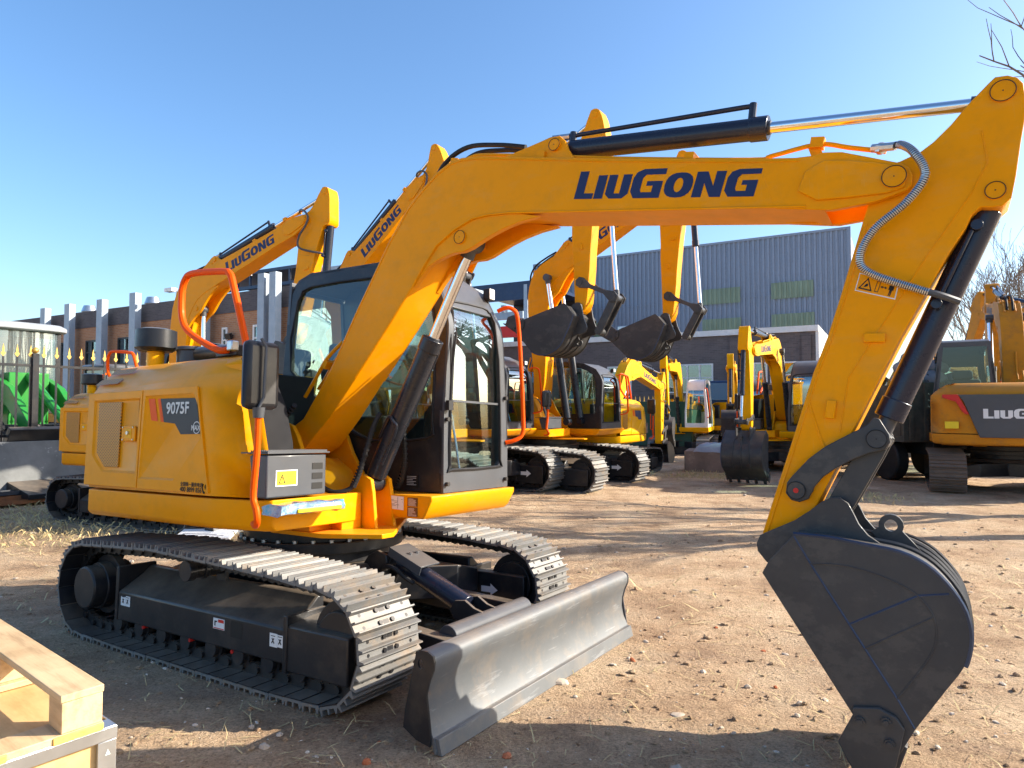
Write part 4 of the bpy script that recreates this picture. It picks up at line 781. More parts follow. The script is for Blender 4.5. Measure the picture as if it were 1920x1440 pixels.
    for s_ in (-1, 1):
        y = YC + s_ * bw
        pr('side_plate', fk, outl, y, y - s_ * .016, BKT, bk, .003)
        pr('pin_ear', fk, EARS, YC + s_ * .135, YC + s_ * .160, BKT, bk, .003)
        pr('side_cutter', fk, [(-.047, -.725), (-.03, -.70), (.06, -.735), (.10, -.79), (.10, -.84), (-.02, -.96), (-.09, -.985), (-.171, -.93), (-.167, -.852), (-.161, -.795)], y + s_ * .002, y + s_ * .020, BKT, bk, .004)
        if det > 0:
            for x, z in ((-.035, -.755), (.055, -.79), (.02, -.865)): m = MB(); q = fk(x, z); m.cyl(p3(q, y + s_ * .018), p3(q, y + s_ * .032), .020, seg=8); m.cyl(p3(q, y + s_ * .032), p3(q, y + s_ * .040), .012, seg=6); m.build('cutter_bolt', BKT, bk)
            rm = MB(); o_ = [tuple(Vector(p) + (Vector(p) - cen).normalized() * .004) for p in curve[1:-6]]
            rm.tube([p3(fk(*p), y - s_ * .006) for p in o_], .009, 6); rm.build('rim_bead', SEAM if s_ < 0 else BKT, bk)
    if det > 1:
        y = YC - bw - .001; m = MB()
        for A_, B_ in (((.147, -.010), (.142, -.14)), ((.142, -.14), (.140, -.42)), ((.140, -.42), (.139, -.734)), ((.139, -.734), (.132, -.850)), ((.140, -.418), (.436, -.425)), ((.436, -.425), (.535, -.464))):
            m.tube([p3(fk(*A_), y + .002), p3(fk(*B_), y + .002)], .0048, 6)
        m.build('weld_seam', SEAM, bk)
        m = MB(); inner = [(.142, -.14), (.25, -.20), (.34, -.28), (.41, -.37), (.438, -.44), (.436, -.52), (.39, -.60), (.30, -.66), (.139, -.734)]
        m.tube([p3(fk(*p), y) for p in [tuple(v) for v in [(a.x, a.y) for a in [Vector((q.x, q.y)) for q in spline([(a, b, 0) for a, b in inner], 4)]]]], .0035, 6); m.tube([p3(fk(.136, -.523), y), p3(fk(.436, -.516), y)], .0035, 6); m.build('wear_plate_edge', BKT, bk)
        m = MB()
    if det > 0:
        m = MB(); ey = [(.40, -.235), (.415, -.19), (.43, -.14), (.455, -.125)]
        for yy in (YC - .02, ):
            cc = Vector((.475, -.165)); o_ = [(cc.x + .050 * math.cos(t), cc.y + .050 * math.sin(t)) for t in [R(-60 + 24 * k) for k in range(11)]] + [(.39, -.15), (.40, -.245), (.52, -.335)]
            h_ = [(cc.x + .026 * math.cos(t), cc.y + .026 * math.sin(t)) for t in [2 * math.pi * k / 18 for k in range(18)]]
            m.ringpanel(o_, h_, lambda a, b, t: p3(fk(a, b), yy + t * .03), 1, c=(cc.x, cc.y), n=36); m.build('lifting_eye', BKT, bk, .002)
        m = MB()
        for yy in (-.12, .0, .12):
            m.tube([p3(fk(*p), YC + yy * bw / .3) for p in [tuple(Vector(p) + (Vector(p) - cen).normalized() * .006) for p in curve[4:-5]]], .012, 6)
        m.build('back_wear_strips', BKT, bk)
    nt_ = 4 if not big else 5
    for k in range(nt_):
        y = YC - bw + .06 + (2 * bw - .12) * k / (nt_ - 1); m = MB()
        a = [(-.03, -.955), (.03, -.925), (.055, -.885), (-.01, -.90), (-.10, -1.04), (-.13, -1.06)]
        pr('tooth', fk, [(.06, -.915), (.03, -.875), (-.02, -.915), (-.125, -1.045), (-.115, -1.055)], y - .030, y + .030, BKT, bk, .004)
    # ---- cylinders
    def cylinder(nm, P, Q, lb, rb, rrod, y, mat, par=U, pipe=None):
        P, Q = Vector(p3(P, y)), Vector(p3(Q, y)); d = Q - P; L = d.length; d.normalize(); lb = min(lb, L * .93)
        m = MB(); m.cyl(P + d * .06, P + d * lb, rb, seg=28); m.cyl(P + d * (lb - .09), P + d * lb, rb * 1.10, seg=28); m.cyl(P - Vector((0, .06, 0)), P + Vector((0, .06, 0)), rb * .9, seg=20); c_ = m.build(nm, mat, par, .004)
        m = MB(); m.cyl(P + d * lb, Q - d * .05, rrod, seg=20); m.build('piston_rod', CHR, c_)
        m = MB(); m.cyl(P + d * lb, P + d * (lb + .012), rb * .62, seg=20); m.build('cylinder_gland', DGR, c_); m = MB(); m.cyl(Q - Vector((0, .055, 0)), Q + Vector((0, .055, 0)), rrod * 1.7, seg=20); m.cyl(Q - d * .11, Q - d * .02, rrod * 1.3, seg=14); m.build('rod_eye', DGR, c_)
        return c_, P, d, lb
    EL = fb(1.821, .808); CB = fb(2.597, 1.058); T0 = fa(-.418, .287); C0 = fa(-.006, .381)
    if not dual:
        c_, P, d, lb = cylinder('boom_cylinder', (.593, 1.112), EL, 1.115, .070, .036, YC, CYL)
        if det > 1:
            m = MB(); nv = Vector((-d.z, 0, d.x)); m.tube(spline([P + d * .15 + Vector((.06, -.06, 0)), P + d * .42 + Vector((.07, -.07, 0)), P + d * .48 + Vector((.03, -.085, .0)), P + d * .52 + Vector((-.03, -.08, 0)), P + d * .44 + Vector((-.06, -.06, 0)), P + d * .36 + Vector((-.07, -.05, 0))], 5), .012, 8)
            m.tube([P + d * .45 + Vector((.05, .05, 0)), P + d * 1.02 + Vector((.065, .04, 0))], .010, 8); m.build('cylinder_pipe', CYL, c_)
    else:
        for s_ in (-1, 1): cylinder('boom_cylinder', (.62, 1.10), fb(1.95, .98), 1.25, .065, .036, YC + s_ * .24, CYL)
    c_, P, d, lb = cylinder('arm_cylinder', CB, T0, 1.20, .057, .028, YC, CYLB)
    if det > 0:
        m = MB(); nv = Vector((-d.z, 0, d.x)); 
        if nv.z < 0: nv = -nv
        m.tube([P + d * .02 + nv * .085, P + d * .10 + nv * .090, P + d * (lb - .14) + nv * .125, P + d * (lb - .08) + nv * .125], .014, 8); m.cyl(P + d * (lb - .09) + nv * .05, P + d * (lb - .09) + nv * .14, .020, seg=10); m.cyl(P + d * .06 + nv * .04, P + d * .06 + nv * .11, .022, seg=10); m.build('cylinder_pipe', CYLB, c_, .002)
        m = MB(); m.tube([P - d * .08 + nv * .085, P + d * .04 + nv * .085], .021, 8); m.build('hose_fitting', ZNC, c_)
    c_, P, d, lb = cylinder('bucket_cylinder', C0, R2, 1.04 if ka == 1 else 1.04 * ka * .80, .057 if not big else .05, .030, YC, CYLB)
    if det > 0:
        nv = Vector((d.z, 0, -d.x)); m = MB(); m.tube([P + d * .16 + Vector((-.02, -.072, 0)), P + d * .50 + Vector((-.02, -.075, 0))], .010, 8); m.cyl(P + d * .50 + Vector((-.02, -.05, 0)), P + d * .50 + Vector((-.02, -.10, 0)), .022, seg=10); m.cyl(P + d * .14 + Vector((-.01, -.05, 0)), P + d * .14 + Vector((-.01, -.085, 0)), .024, seg=10); m.build('cylinder_pipe', CYLB, c_, .002)
    return root, U
INKD = paint('decal_charcoal', (.022, .026, .036), .4, 0, .05)
def film_mat():
    m, nt, b = newmat('blue_plastic_film'); v = coords(nt); f = noise_n(nt, v, 7, 6, .7)
    c = ramp(nt, f, [(.35, (.02, .10, .34)), (.5, (.22, .36, .46)), (.62, (.02, .36, .62))]); lk(nt, c, b.inputs['Base Color'])
    b.inputs['Roughness'].default_value = .12; bump(nt, b, noise_n(nt, v, 22, 4, .6), .8, .02); b.inputs['Coat Weight'].default_value = 1; return m
FILM = film_mat()

# ------------------------------------------------------------------ ground
def gz(x, y):
    a = .33 - .0464 * max(-4, min(y, 14)); k = .03
    h = max(a, 0) + math.log(1 + math.exp(-abs(a) / k)) * k - (math.log(2) * k if False else 0)
    return h
def gnoise(x, y):
    d = math.hypot(x, y)
    p = Vector((x, y, 0)); n = .020 * noise.noise(p * .9) + .012 * noise.noise(p * 3.1) + .006 * noise.noise(p * 9.0)
    if d > 7: n += .03 * noise.noise(p * .35) * min(1, (d - 7) / 6)
    if d < 5: n += .004 * noise.noise(p * 23)
    return n
def ground_h(x, y):
    # flattened where the big machine stands
    u = (x + 1.4) * .8425 - (y - 5.18) * .5388; v = (x + 1.4) * .5388 + (y - 5.18) * .8425
    t = max(0, min(1, (max(abs(u) / 1.8, abs(v) / 1.3) - 1) * 2.5)); 
    ru = 0
    if math.hypot(x, y) < 30:
        q = Vector((u * .35, v * 2.6, 3.0)); ru = .020 * max(0, noise.noise(q)) + .010 * noise.noise(Vector((u * .8, v * 6.5, 9.0)))
        # a pair of tyre ruts crossing the yard in front of the machine
        for off in (3.3, 5.1):
            w_ = abs(v - off + .25 * math.sin(u * .5)); 
            if w_ < .32: ru += -.022 * (1 - (w_ / .32) ** 2) + (.012 if (int((u + (w_ * .8)) * 9) % 2) else 0) * (1 - w_ / .32)
    return gz(x, y) + (gnoise(x, y) + ru * t) * (.25 + .75 * t) - .006
nr, na = 330, 640; rad = [.4 * (900 / .4) ** (i / (nr - 1)) for i in range(nr)]; vs = [(0, 0, ground_h(0, 0))]; fs = []
for r_ in rad:
    for k in range(na): t = 2 * math.pi * k / na; x, y = r_ * math.sin(t), r_ * math.cos(t); vs.append((x, y, ground_h(x, y) if r_ < 60 else 0.0))
for k in range(na): fs.append((0, 1 + k, 1 + (k + 1) % na))
for i in range(nr - 1):
    for k in range(na): a = 1 + i * na + k; b = 1 + i * na + (k + 1) % na; fs.append((a, a + na, b + na, b))
me = bpy.data.meshes.new('ground'); me.from_pydata(vs, [], fs); me.polygons.foreach_set('use_smooth', [True] * len(me.polygons)); me.materials.append(DIRT)
g = bpy.data.objects.new('ground', me); COL.objects.link(g); tag(g, 'bare brown dirt yard with straw and stones', None, None, 'structure')
bm_ = bmesh.new(); bm_.from_mesh(me); bmesh.ops.recalc_face_normals(bm_, faces=bm_.faces); bm_.normal_update()
if sum(f.normal.z for f in list(bm_.faces)[:200]) < 0: bmesh.ops.reverse_faces(bm_, faces=bm_.faces)
bm_.to_mesh(me); bm_.free()
# ------------------------------------------------------------------ scattered stones and straw
def scatter_stones(name, n, mat, rmin, rmax, ymin, ymax, seed, label, kind='stuff', spread=.85):
    rnd = random.Random(seed); m = MB()
    for i in range(n):
        y = ymin * (ymax / ymin) ** rnd.random(); x = rnd.uniform(-spread, spread) * y + rnd.uniform(-.3, .3); s_ = rmin * (rmax / rmin) ** (rnd.random() ** 2.2) * (1 + .06 * y)
        base = Vector((x, y, ground_h(x, y) + s_ * .2)); n_, k_ = 6, 4; rings = []; rot = Matrix.Rotation(rnd.uniform(0, 6.28), 3, 'Z') @ Matrix.Rotation(rnd.uniform(-.5, .5), 3, 'X')
        sx, sy, sz = s_ * rnd.uniform(.7, 1.5), s_ * rnd.uniform(.6, 1.1), s_ * rnd.uniform(.3, .7)
        for j in range(k_): 
            t = -1.3 + 2.6 * j / (k_ - 1); rings.append([base + rot @ Vector((sx * math.cos(t) * math.cos(a) * rnd.uniform(.75, 1.2), sy * math.cos(t) * math.sin(a) * rnd.uniform(.75, 1.2), sz * math.sin(t))) for a in [2 * math.pi * q / n_ for q in range(n_)]])
        m.loft(rings)
    o = m.build(name, mat, None, 0, 20); return tag(o, label, None, None, kind)
scatter_stones('pebbles', 1300, STONE, .003, .022, 1.2, 16, 11, 'small grey brown stones strewn over the dirt')
scatter_stones('pale_gravel', 500, paint('pale_stone', (.62, .54, .43), .85, 0, .25, 0, None, 0, .3, 12), .003, .018, 1.2, 12, 12, 'small pale stones strewn over the dirt')
scatter_stones('dirt_clods', 6500, DIRT, .003, .019, 1.2, 20, 14, 'crumbly clods of earth on the dirt')
scatter_stones('brick_chips', 26, BRICKR, .006, .026, 1.3, 7, 13, 'small chips of red brick on the dirt')
rnd = random.Random(21); m = MB()
for i in range(4600):
    if i < 3000: y = 1.3 * (14 / 1.3) ** rnd.random(); x = rnd.uniform(-.85, .85) * y
    else: y = rnd.uniform(8.0, 12); x = rnd.uniform(-.82, -.2) * y
    L = rnd.uniform(.02, .16) * (1 if y < 5 else 1.5); a = rnd.uniform(0, 6.28); z = ground_h(x, y) + .006; up = rnd.uniform(0, .35) * L
    p = Vector((x, y, z)); d = Vector((math.cos(a), math.sin(a), 0)) * L; w = Vector((-math.sin(a), math.cos(a), 0)) * rnd.uniform(.0012, .0030) * (1 if y < 5 else 2.2)
    c = p + d * .5 + Vector((rnd.uniform(-.02, .02), rnd.uniform(-.02, .02), up * .7)); e = p + d + Vector((0, 0, up))
    m.add([p - w, p + w, c + w, e, c - w], [(0, 1, 2, 4), (4, 2, 3)])
tag(m.build('straw_litter', STRAW), 'dry straw and grass stalks lying on the dirt', None, None, 'stuff')
# upright dry grass tufts at the edges of the yard
m = MB()
for i in range(3000):
    q = rnd.random()
    if q < .45: y = rnd.uniform(8.5, 12.5); x = rnd.uniform(-.80, -.60) * y
    elif q < .6: y = rnd.uniform(8, 10); x = rnd.uniform(-.6, -.30) * y
    elif q < .75: y = rnd.gauss(13.2, .35); x = rnd.gauss(6.6, .5)
    else: y = rnd.gauss(17.5, .6); x = rnd.gauss(4.9, .6)
    L = rnd.uniform(.03, .14); z = ground_h(x, y) - .01; w = .004; dx, dy = rnd.gauss(0, .05), rnd.gauss(0, .05)
    m.add([(x - w, y, z), (x + w, y, z), (x + dx * .6, y + dy * .6, z + L * .7), (x + dx, y + dy, z + L * .8)], [(0, 1, 2), (0, 2, 3)])
tag(m.build('dry_grass', STRAW), 'dry grass growing in tufts round the yard', None, None, 'stuff')
def rock(name, label, cat, x, y, s_, mat, seed, group=None):
    rnd = random.Random(seed); m = MB(); base = Vector((0, 0, s_[2] * .5)); rings = []
    for j in range(6):
        t = -1.35 + 2.7 * j / 5; rings.append([base + Vector((s_[0] * math.cos(t) ** .6 * math.cos(a) * rnd.uniform(.8, 1.1), s_[1] * math.cos(t) ** .6 * math.sin(a) * rnd.uniform(.8, 1.1), s_[2] * .7 * math.sin(t))) for a in [2 * math.pi * q / 9 for q in range(9)]])
    m.loft(rings); o = m.build(name, mat, None, .003, 20); o.location = (x, y, ground_h(x, y) - .01); return tag(o, label, cat, group)
# ------------------------------------------------------------------ the big machine in front
P_ = math.atan(103 / F_PX); dt = P_ - PITCH; hd = R(-32.6)
M_MAIN = Matrix.Translation((0, 0, CAMZ)) @ Matrix.Rotation(-dt, 4, 'X') @ Matrix.Translation((-1.4356, 5.1795, -1.42)) @ Matrix.Rotation(hd, 4, 'Z')
excavator('large clean yellow excavator in front with dark bucket resting on the dirt, numbered 9075F', 'yellow tracked excavators parked in the yard', M_MAIN, 1.0, R(16.516), R(-109.118), R(35.07), R(31.62), det=2, number='9075F')
def MM(x, y, z, h): return Matrix.Translation((x, y, z)) @ Matrix.Rotation(R(h), 4, 'Z')
GX = 'yellow tracked excavators parked in the yard'
if not QUICK:
    excavator('yellow excavator behind the engine end of the front machine, its arm hanging straight down', GX, MM(-5.35, 10.9, 0, -24), 1.0, R(48.3), R(-98.2), R(-10), R(-40), det=1, number=None)
    BIGK = dict(big=True, dual=True, kz=.66, det=1, blade=False)
    excavator('yellow excavator with steep raised boom showing just above the cab roof of the front machine', GX, MM(-2.76, 12.1, 0, -29), 1.07, R(68), R(-78), R(-20), R(-45), det=1, blade=False)
    excavator('yellow excavator whose raised dark bucket hangs left of the other raised bucket', GX, MM(-1.418, 14.105, 0, -33), 1.35, R(53.43), R(-88.1), R(-27), R(-51.4), ka=1.178, kb=1.3, **BIGK)
    excavator('yellow excavator whose raised dark bucket hangs right of the other raised bucket', GX, MM(.785, 16.07, -.05, -32.6), 1.35, R(55.4), R(-88.8), R(-27.3), R(-48), ka=1.158, kb=1.3, **BIGK)
    excavator('small bright yellow excavator with level boom turned away, bucket teeth down on the dirt', GX, MM(2.51, 18.3, 0, 57.4), 1.0, R(14.3), R(-89.3), R(20), R(10), det=1, ypaint=YEL2, blade=False)
    excavator('small excavator with a white roofed cab facing the camera before the brick annex', GX, MM(6.6, 26.0, 0, -112), 1.0, R(25), R(-95), R(20), R(20), det=0, ypaint=YEL2, cab_white=True, blade=False, brand=False)
    excavator('excavator facing the camera with a wide dark five toothed bucket set down in front', GX, MM(7.85, 19.2, 0, -123), 1.08, R(21), R(-86), R(-10), R(28), det=1, ypaint=YEL2, big=True, dual=True, kb=1.25, blade=False, bwid=1.22, bs=1.12)
    excavator('smallest distant excavator facing the camera, left of the one with the wide toothed bucket', GX, MM(9.0, 27.0, 0, -110), 1.0, R(25), R(-88), R(25), R(60), det=0, ypaint=YEL2, blade=False)
# ------------------------------------------------------------------ excavators on the right
rt, _u = excavator('excavator seen from behind on the right with grey counterweight panel and muddy brown tracks', GX, MM(10.95, 14.8, 0, 60) @ Matrix.Diagonal((1, 1.25, 1, 1)), 1.16, R(36), R(-75), R(-27), R(-60), det=1, big=True, dual=True, kz=.97, ka=1.1, kb=1.1, blade=False, ypaint=YOLD, shoe=SHOED, rear_panel=True)
m = MB(); m.prism([(.74, 1.74), (.68, 1.62), (.55, 1.16), (.50, 1.00), (-.95, 1.00), (-.95, 1.74)], -1.735, -1.690, 'x'); m.build('rear_panel', DGR, rt, .006)
m = MB(); m.prism([(.93, 1.745), (.745, 1.745), (.62, 1.40), (.66, 1.40), (.70, 1.45), (.77, 1.62), (.93, 1.69)], -1.728, -1.62, 'x'); m.build('red_swoosh', RED, rt, .003)
m = MB(); brand_mesh(m, (-1.737, .46, 1.33), (0, -1, 0), (0, 0, 1), (-1, 0, 0), .165, 1.02, .0); m.build('brand_lettering', WHT, rt)
m = MB(); m.bx(-1.66, -1.50, .74, .90, 1.15, 1.27); m.build('warning_label', LABY, rt)
m = MB()
for k in range(6): m.tube([(-.15, -.20 + .05 * k, 1.25), (.35, -.20 + .05 * k, 1.95), (.85, -.20 + .05 * k, 2.45)], .012, 6)
m.build('boom_pipes', YOLD, rt)
excavator('orange excavator boom at the right edge beyond the one seen from behind', GX, MM(16.6, 19.5, 0, 88), 1.35, R(35), R(-60), R(-27), R(-60), det=0, big=True, dual=True, kz=.66, ka=1.1, blade=False, ypaint=YOLD, shoe=SHOED, brand=False)
excavator('dusty yellow excavator between the dark tipper truck and the one seen from behind', GX, MM(12.2, 22.5, 0, 20), 1.2, R(15), R(-75), R(-20), R(-50), det=0, kz=.8, blade=False, ypaint=YOLD, shoe=SHOED, brand=False)
# ------------------------------------------------------------------ buildings
def facade_root(name, label, x, y, ang):
    return thing(name, label, 'building', (x, y, 0), ang)
def win(par, x0, x1, z0, z1, nx, nz, y=-.02, fr_=None, fw=.06, glassm=None):
    f = MB(); fm = fr_ or WHP
    f.bx(x0, x1, y - .05, y + .05, z0, z0 + fw); f.bx(x0, x1, y - .05, y + .05, z1 - fw, z1)
    for k in range(nx + 1): xx = x0 + (x1 - x0 - fw) * k / nx; f.bx(xx, xx + fw, y - .05, y + .05, z0 + fw, z1 - fw)
    for k in range(1, nz): zz = z0 + (z1 - z0) * k / nz; f.bx(x0 + fw, x1 - fw, y - .045, y + .045, zz, zz + fw * .8)
    w = f.build('window', fm, par); g_ = MB(); g_.bx(x0 + .01, x1 - .01, y + .0, y + .012, z0 + .01, z1 - .01); g_.build('pane', glassm or GLW, w)
    b = MB(); b.bx(x0, x1, y + .06, y + .08, z0, z1); b.build('curtain', CURT, w); return w
CURT = paint('curtain_cloth', (.28, .36, .40), .8, 0, .5, 0, None, 0, 0, 1.2)  # bluish grey curtain colour with random mottling
a29 = math.atan2(-.493, .87)
# left: orange brick hall with a grey brick band and pale blue steel columns; local x runs along the front
bA_ = facade_root('brick_building', 'long orange brick building with grey brick parapet and tall pale blue steel columns', -10.6, 29.4, a29)
m = MB(); m.bx(-45, 1.2, 0, 12, -.2, 6.1); m.build('wall', BRK_O, bA_)
m = MB(); m.bx(-45, 1.22, -.04, 12, 6.1, 7.0); m.build('parapet', BRK_G, bA_)
def fs_(px): u = (px - 960) / F_PX; return (29.4 * u + 10.6) / (.87 + .493 * u)
for s_, h in ((-18.0, 7.35), (-15.5, 7.4), (-12.4, 7.4), (-9.5, 7.5), (-4.15, 7.5), (-.1, 7.55), (.62, 7.55)):
    m = MB(); w_ = .50 if s_ < -.3 else .40; m.bx(s_, s_ + w_, -.62, -.60, 0, h); m.bx(s_, s_ + w_, -.32, -.30, 0, h); m.bx(s_ + w_ / 2 - .02, s_ + w_ / 2 + .02, -.60, -.32, 0, h); m.bx(s_ + .0, s_ + .04, -.60, -.32, 0, h); m.bx(s_ + w_ - .04, s_ + w_, -.60, -.32, 0, h); m.build('steel_column', COLB, bA_)
for s_, w_, z0, z1, nx in ((-3.15, .36, 4.2, 5.45, 1), (-1.05, .40, 4.2, 5.45, 1), (-4.9, .5, 4.2, 5.45, 1), (-14.4, 1.7, 4.0, 5.4, 3), (-17.3, 1.6, 4.0, 5.4, 3), (-11.4, 1.5, 4.0, 5.4, 2), (-8.3, 1.2, 4.0, 5.4, 2)): win(bA_, s_, s_ + w_, z0, z1, nx, 2, fr_=WHP if w_ < 1 else BLK, fw=.09)
m = MB(); m.box((-2.45, -.22, 5.0), (.34, .16, .26), Matrix.Rotation(R(20), 3, 'X')); m.box((-2.45, -.10, 5.05), (.06, .2, .06)); m.build('flood_lamp', BLK, bA_)
for s_ in (-10.9, -17.0): m = MB(); m.cyl((s_, 1.5, 7.0), (s_, 1.5, 7.35), .28, seg=16); m.cyl((s_, 1.5, 7.35), (s_, 1.5, 7.7), .42, .30, 16); m.build('roof_vent', ZNC, bA_)
m = MB(); m.cyl((-7.2, .4, 7.0), (-7.2, .4, 7.5), .05, seg=8); m.box((-7.4, .2, 7.6), (.6, .3, .18)); m.cyl((-.9, -.3, 7.6), (-.9, -.3, 8.3), .03, seg=6); m.sphere((-.9, -.3, 8.45), .22); m.build('roof_camera', WHP, bA_)
# low dark canopy roof on trusses behind the parapet
cn = facade_root('canopy_shed', 'dark flat canopy roof on steel trusses above the brick building', -10.6, 29.4, a29)
m = MB(); m.bx(-6.3, 1.0, 1.0, 9, 8.05, 8.2); m.bx(-6.3, 1.0, 1.0, 1.15, 7.35, 7.5)
for k in range(9): x = -6.2 + k * .88; m.bx(x, x + .08, 1.02, 1.12, 7.5, 8.05)
m.build('roof', NAVP, cn); m = MB(); m.bx(-6.1, -5.9, 1.1, 1.3, 7.0, 7.35); m.bx(.6, .8, 1.1, 1.3, 7.0, 7.35); m.build('post', NAVP, cn)
def corrugated(mb, x0, x1, z0, z1, y=0, p=.30, d=.05):
    n = int((x1 - x0) / p); vs = []
    for i in range(n + 1):
        x = x0 + (x1 - x0) * i / n; w_ = (x1 - x0) / n
        for f, dy in ((0, 0), (.42, 0), (.5, -d), (.92, -d)):
            if i == n and f > 0: break
            vs.append((x + f * w_, y + dy))
    a = [(x, yy, z0) for x, yy in vs]; b = [(x, yy, z1) for x, yy in vs]; k = len(a)
    mb.add(a + b, [(i, i + 1, i + 1 + k, i + k) for i in range(k - 1)])
pw = facade_root('pale_steel_hall', 'pale green corrugated steel hall seen through the cab windows', -9.5, 29.9, a29)
m = MB(); corrugated(m, .6, 4.4, 0, 7.7, 0, .36, .06); m.build('wall', CORW, pw); m = MB(); m.bx(.6, 4.4, .05, 9, 0, 7.6); m.build('inner_block', DGR, pw); m = MB(); m.bx(.5, 4.5, -.1, 9, 7.7, 7.85); m.build('roof_edge', COLB, pw)  # inner block coloured dark so the hall's sunlit end does not glare
# big blue corrugated hall
bb = facade_root('blue_steel_hall', 'huge blue corrugated steel hall with pale green window strips', 1.97, 57.7, math.atan2(-.5, .866))
m = MB(); corrugated(m, 0, 24.3, 0, 14.0, 0, .34, .09); m.bx(0, 24.3, .05, 30, 0, 13.9); m.build('wall', CORR, bb)
m = MB(); m.bx(-.1, 24.4, -.14, .06, 13.95, 14.12); m.bx(-.1, .12, -.14, 0, 0, 13.95); m.bx(24.2, 24.4, -.14, 0, 0, 13.95); m.build('edge_trim', CORR, bb)
def bbx(px, py=None):
    u = (px - 960) / F_PX; s_ = (57.7 * u - 1.97) / (.866 + .5 * u); return s_
for x0, x1, y0, y1 in ((1320, 1391, 540, 569), (1449, 1529, 527, 558), (1319, 1392, 597, 619), (1449, 1530, 587, 612), (1115, 1148, 604, 634), (1190, 1250, 604, 634)):
    a, b = bbx(x0), bbx(x1); Y = 57.7 - .5 * (a + b) / 2; z0 = CAMZ + (765 - y1) / F_PX * Y; z1 = CAMZ + (765 - y0) / F_PX * Y
    m = MB(); corrugated(m, a, b, z0, z1, -.12, .34, .07); m.build('window_strip', CORG, bb)
m = MB()
for z in (9.8,): m.bx(0, 24.3, -.115, -.09, z, z + .05)
m.build('panel_joint', CORR, bb)
# dark brick annex with white coping
an = facade_root('brick_annex', 'dark purple brick annex with white coping and large white framed windows', 4.8, 35.6, math.atan2(-.493, .87))
def ax_(px): u = (px - 960) / F_PX; return (35.6 * u - 4.8) / (.87 + .493 * u)
xr = ax_(1531)
m = MB(); m.bx(-9, xr, 0, 8, 0, 5.25); m.build('wall', BRK_D, an)
m = MB(); m.bx(-9.05, xr + .12, -.10, 8, 5.25, 5.52); m.build('coping', WHP, an)
m = MB(); m.bx(xr + .003, xr + .14, -.02, 7.9, 0, 5.25); m.build('end_wall', WHP, an)
for px in (1370, 1388, 1505): x = ax_(px); m = MB(); m.bx(x, x + .38, -.12, 0, 0, 5.1); m.build('pilaster', BRK_D, an)
for x0, x1, y0, y1 in ((1140, 1185, 687, 745), (1243, 1338, 683, 737), (1392, 1440, 680, 733), (1445, 1498, 678, 730), (1080, 1125, 690, 748)):
    a, b = ax_(x0), ax_(x1); Y = 35.6 - .493 * (a + b) / 2; z0 = CAMZ + (765 - y1) / F_PX * Y; z1 = CAMZ + (765 - y0) / F_PX * Y; win(an, a, b, z0, z1, 4 if x1 - x0 > 80 else 2, 2, -.03, fw=.07)
m = MB(); cx = ax_(1205); m.cyl((cx, .2, 3.2), (cx, .2, 4.9), .03, seg=6); m.sphere((cx, .2, 4.2), (.12, .12, .10)); m.build('wall_lamp', ZNC, an)
vt = thing('roof_unit', 'small shiny metal box unit standing on the brick annex coping', 'vent', (6.0, 35.4, 5.5), a29); m = MB(); m.bx(-.35, .35, -.3, .3, 0, .55); m.build('casing', ZNC, vt, .03); m = MB(); m.cyl((0, -.305, .28), (0, -.34, .28), .2, seg=20); m.build('fan_grille', CORR, vt)
# open shed with red crane beam left of the blue hall
sh_ = thing('open_steel_shed', 'open dark steel shed with a red crane beam beside the blue hall', 'shed', (-1.2, 47.0, 0), a29)
m = MB(); m.bx(-3, 3.2, .0, 9, 10.2, 10.45); m.bx(-3, 3.2, -.05, .10, 9.2, 10.2); m.build('roof', NAVP, sh_)
m = MB(); m.bx(2.35, 2.60, -.1, .15, 0, 10.2); m.build('post', COLB, sh_); m = MB(); m.bx(2.85, 3.05, -.1, .15, 0, 10.2); m.build('post', COLB, sh_)
m = MB(); m.bx(-3, 2.3, 1.2, 1.6, 6.8, 7.6); m.build('crane_beam', RED, sh_); m = MB(); m.bx(-.5, 1.9, .6, .9, 8.0, 8.5); m.bx(.2, .45, .5, 1, 8.5, 9.0); m.build('hoist', COLB, sh_)
m = MB(); m.bx(-3, 3.2, 8, 8.3, 0, 10.2); m.build('back_wall', BLK, sh_); m = MB(); m.bx(-3, 3.2, -.1, .4, 5.35, 5.6); m.build('ledge', WHP, sh_); m = MB(); m.bx(-3, 3.2, 0, .3, 0, 5.35); m.build('lower_wall', BRK_D, sh_)
# ------------------------------------------------------------------ iron fence on concrete wall, left
dx_, dy_ = .54, .84; aF = math.atan2(dy_, dx_)
wl = thing('concrete_wall', 'weathered grey concrete wall with white splashes under the spiked iron fence', 'wall', (-9.5, 12.5, 0), aF); m = MB(); m.bx(-5, 9, -.12, .12, -.1, 1.12); m.build('wall_body', CONC, wl, .01)
fn = thing('iron_fence', 'black iron railing with gold spear tips on the concrete wall', 'fence', (-9.5, 12.5, 0), aF)
m = MB(); m.bx(-5, 9, -.02, .02, 1.20, 1.25); m.bx(-5, 9, -.02, .02, 2.54, 2.59); m.build('rails', BLK, fn)
for k in range(60):
    x = -4.7 + k * .225
    m = MB(); m.bx(x - .014, x + .014, -.014, .014, 1.12, 2.72); bar = m.build('bar', BLK, fn)
    m = MB(); m.loft([[(x + a * .05, -.006, 2.72 + b) for a, b in ((0, 0), (.5, .03), (.8, .06), (.3, .09), (.35, .13), (0, .24), (-.35, .13), (-.3, .09), (-.8, .06), (-.5, .03))], [(x + a * .05, .006, 2.72 + b) for a, b in ((0, 0), (.5, .03), (.8, .06), (.3, .09), (.35, .13), (0, .24), (-.35, .13), (-.3, .09), (-.8, .06), (-.5, .03))]]); m.build('spear_tip', GLD, bar)
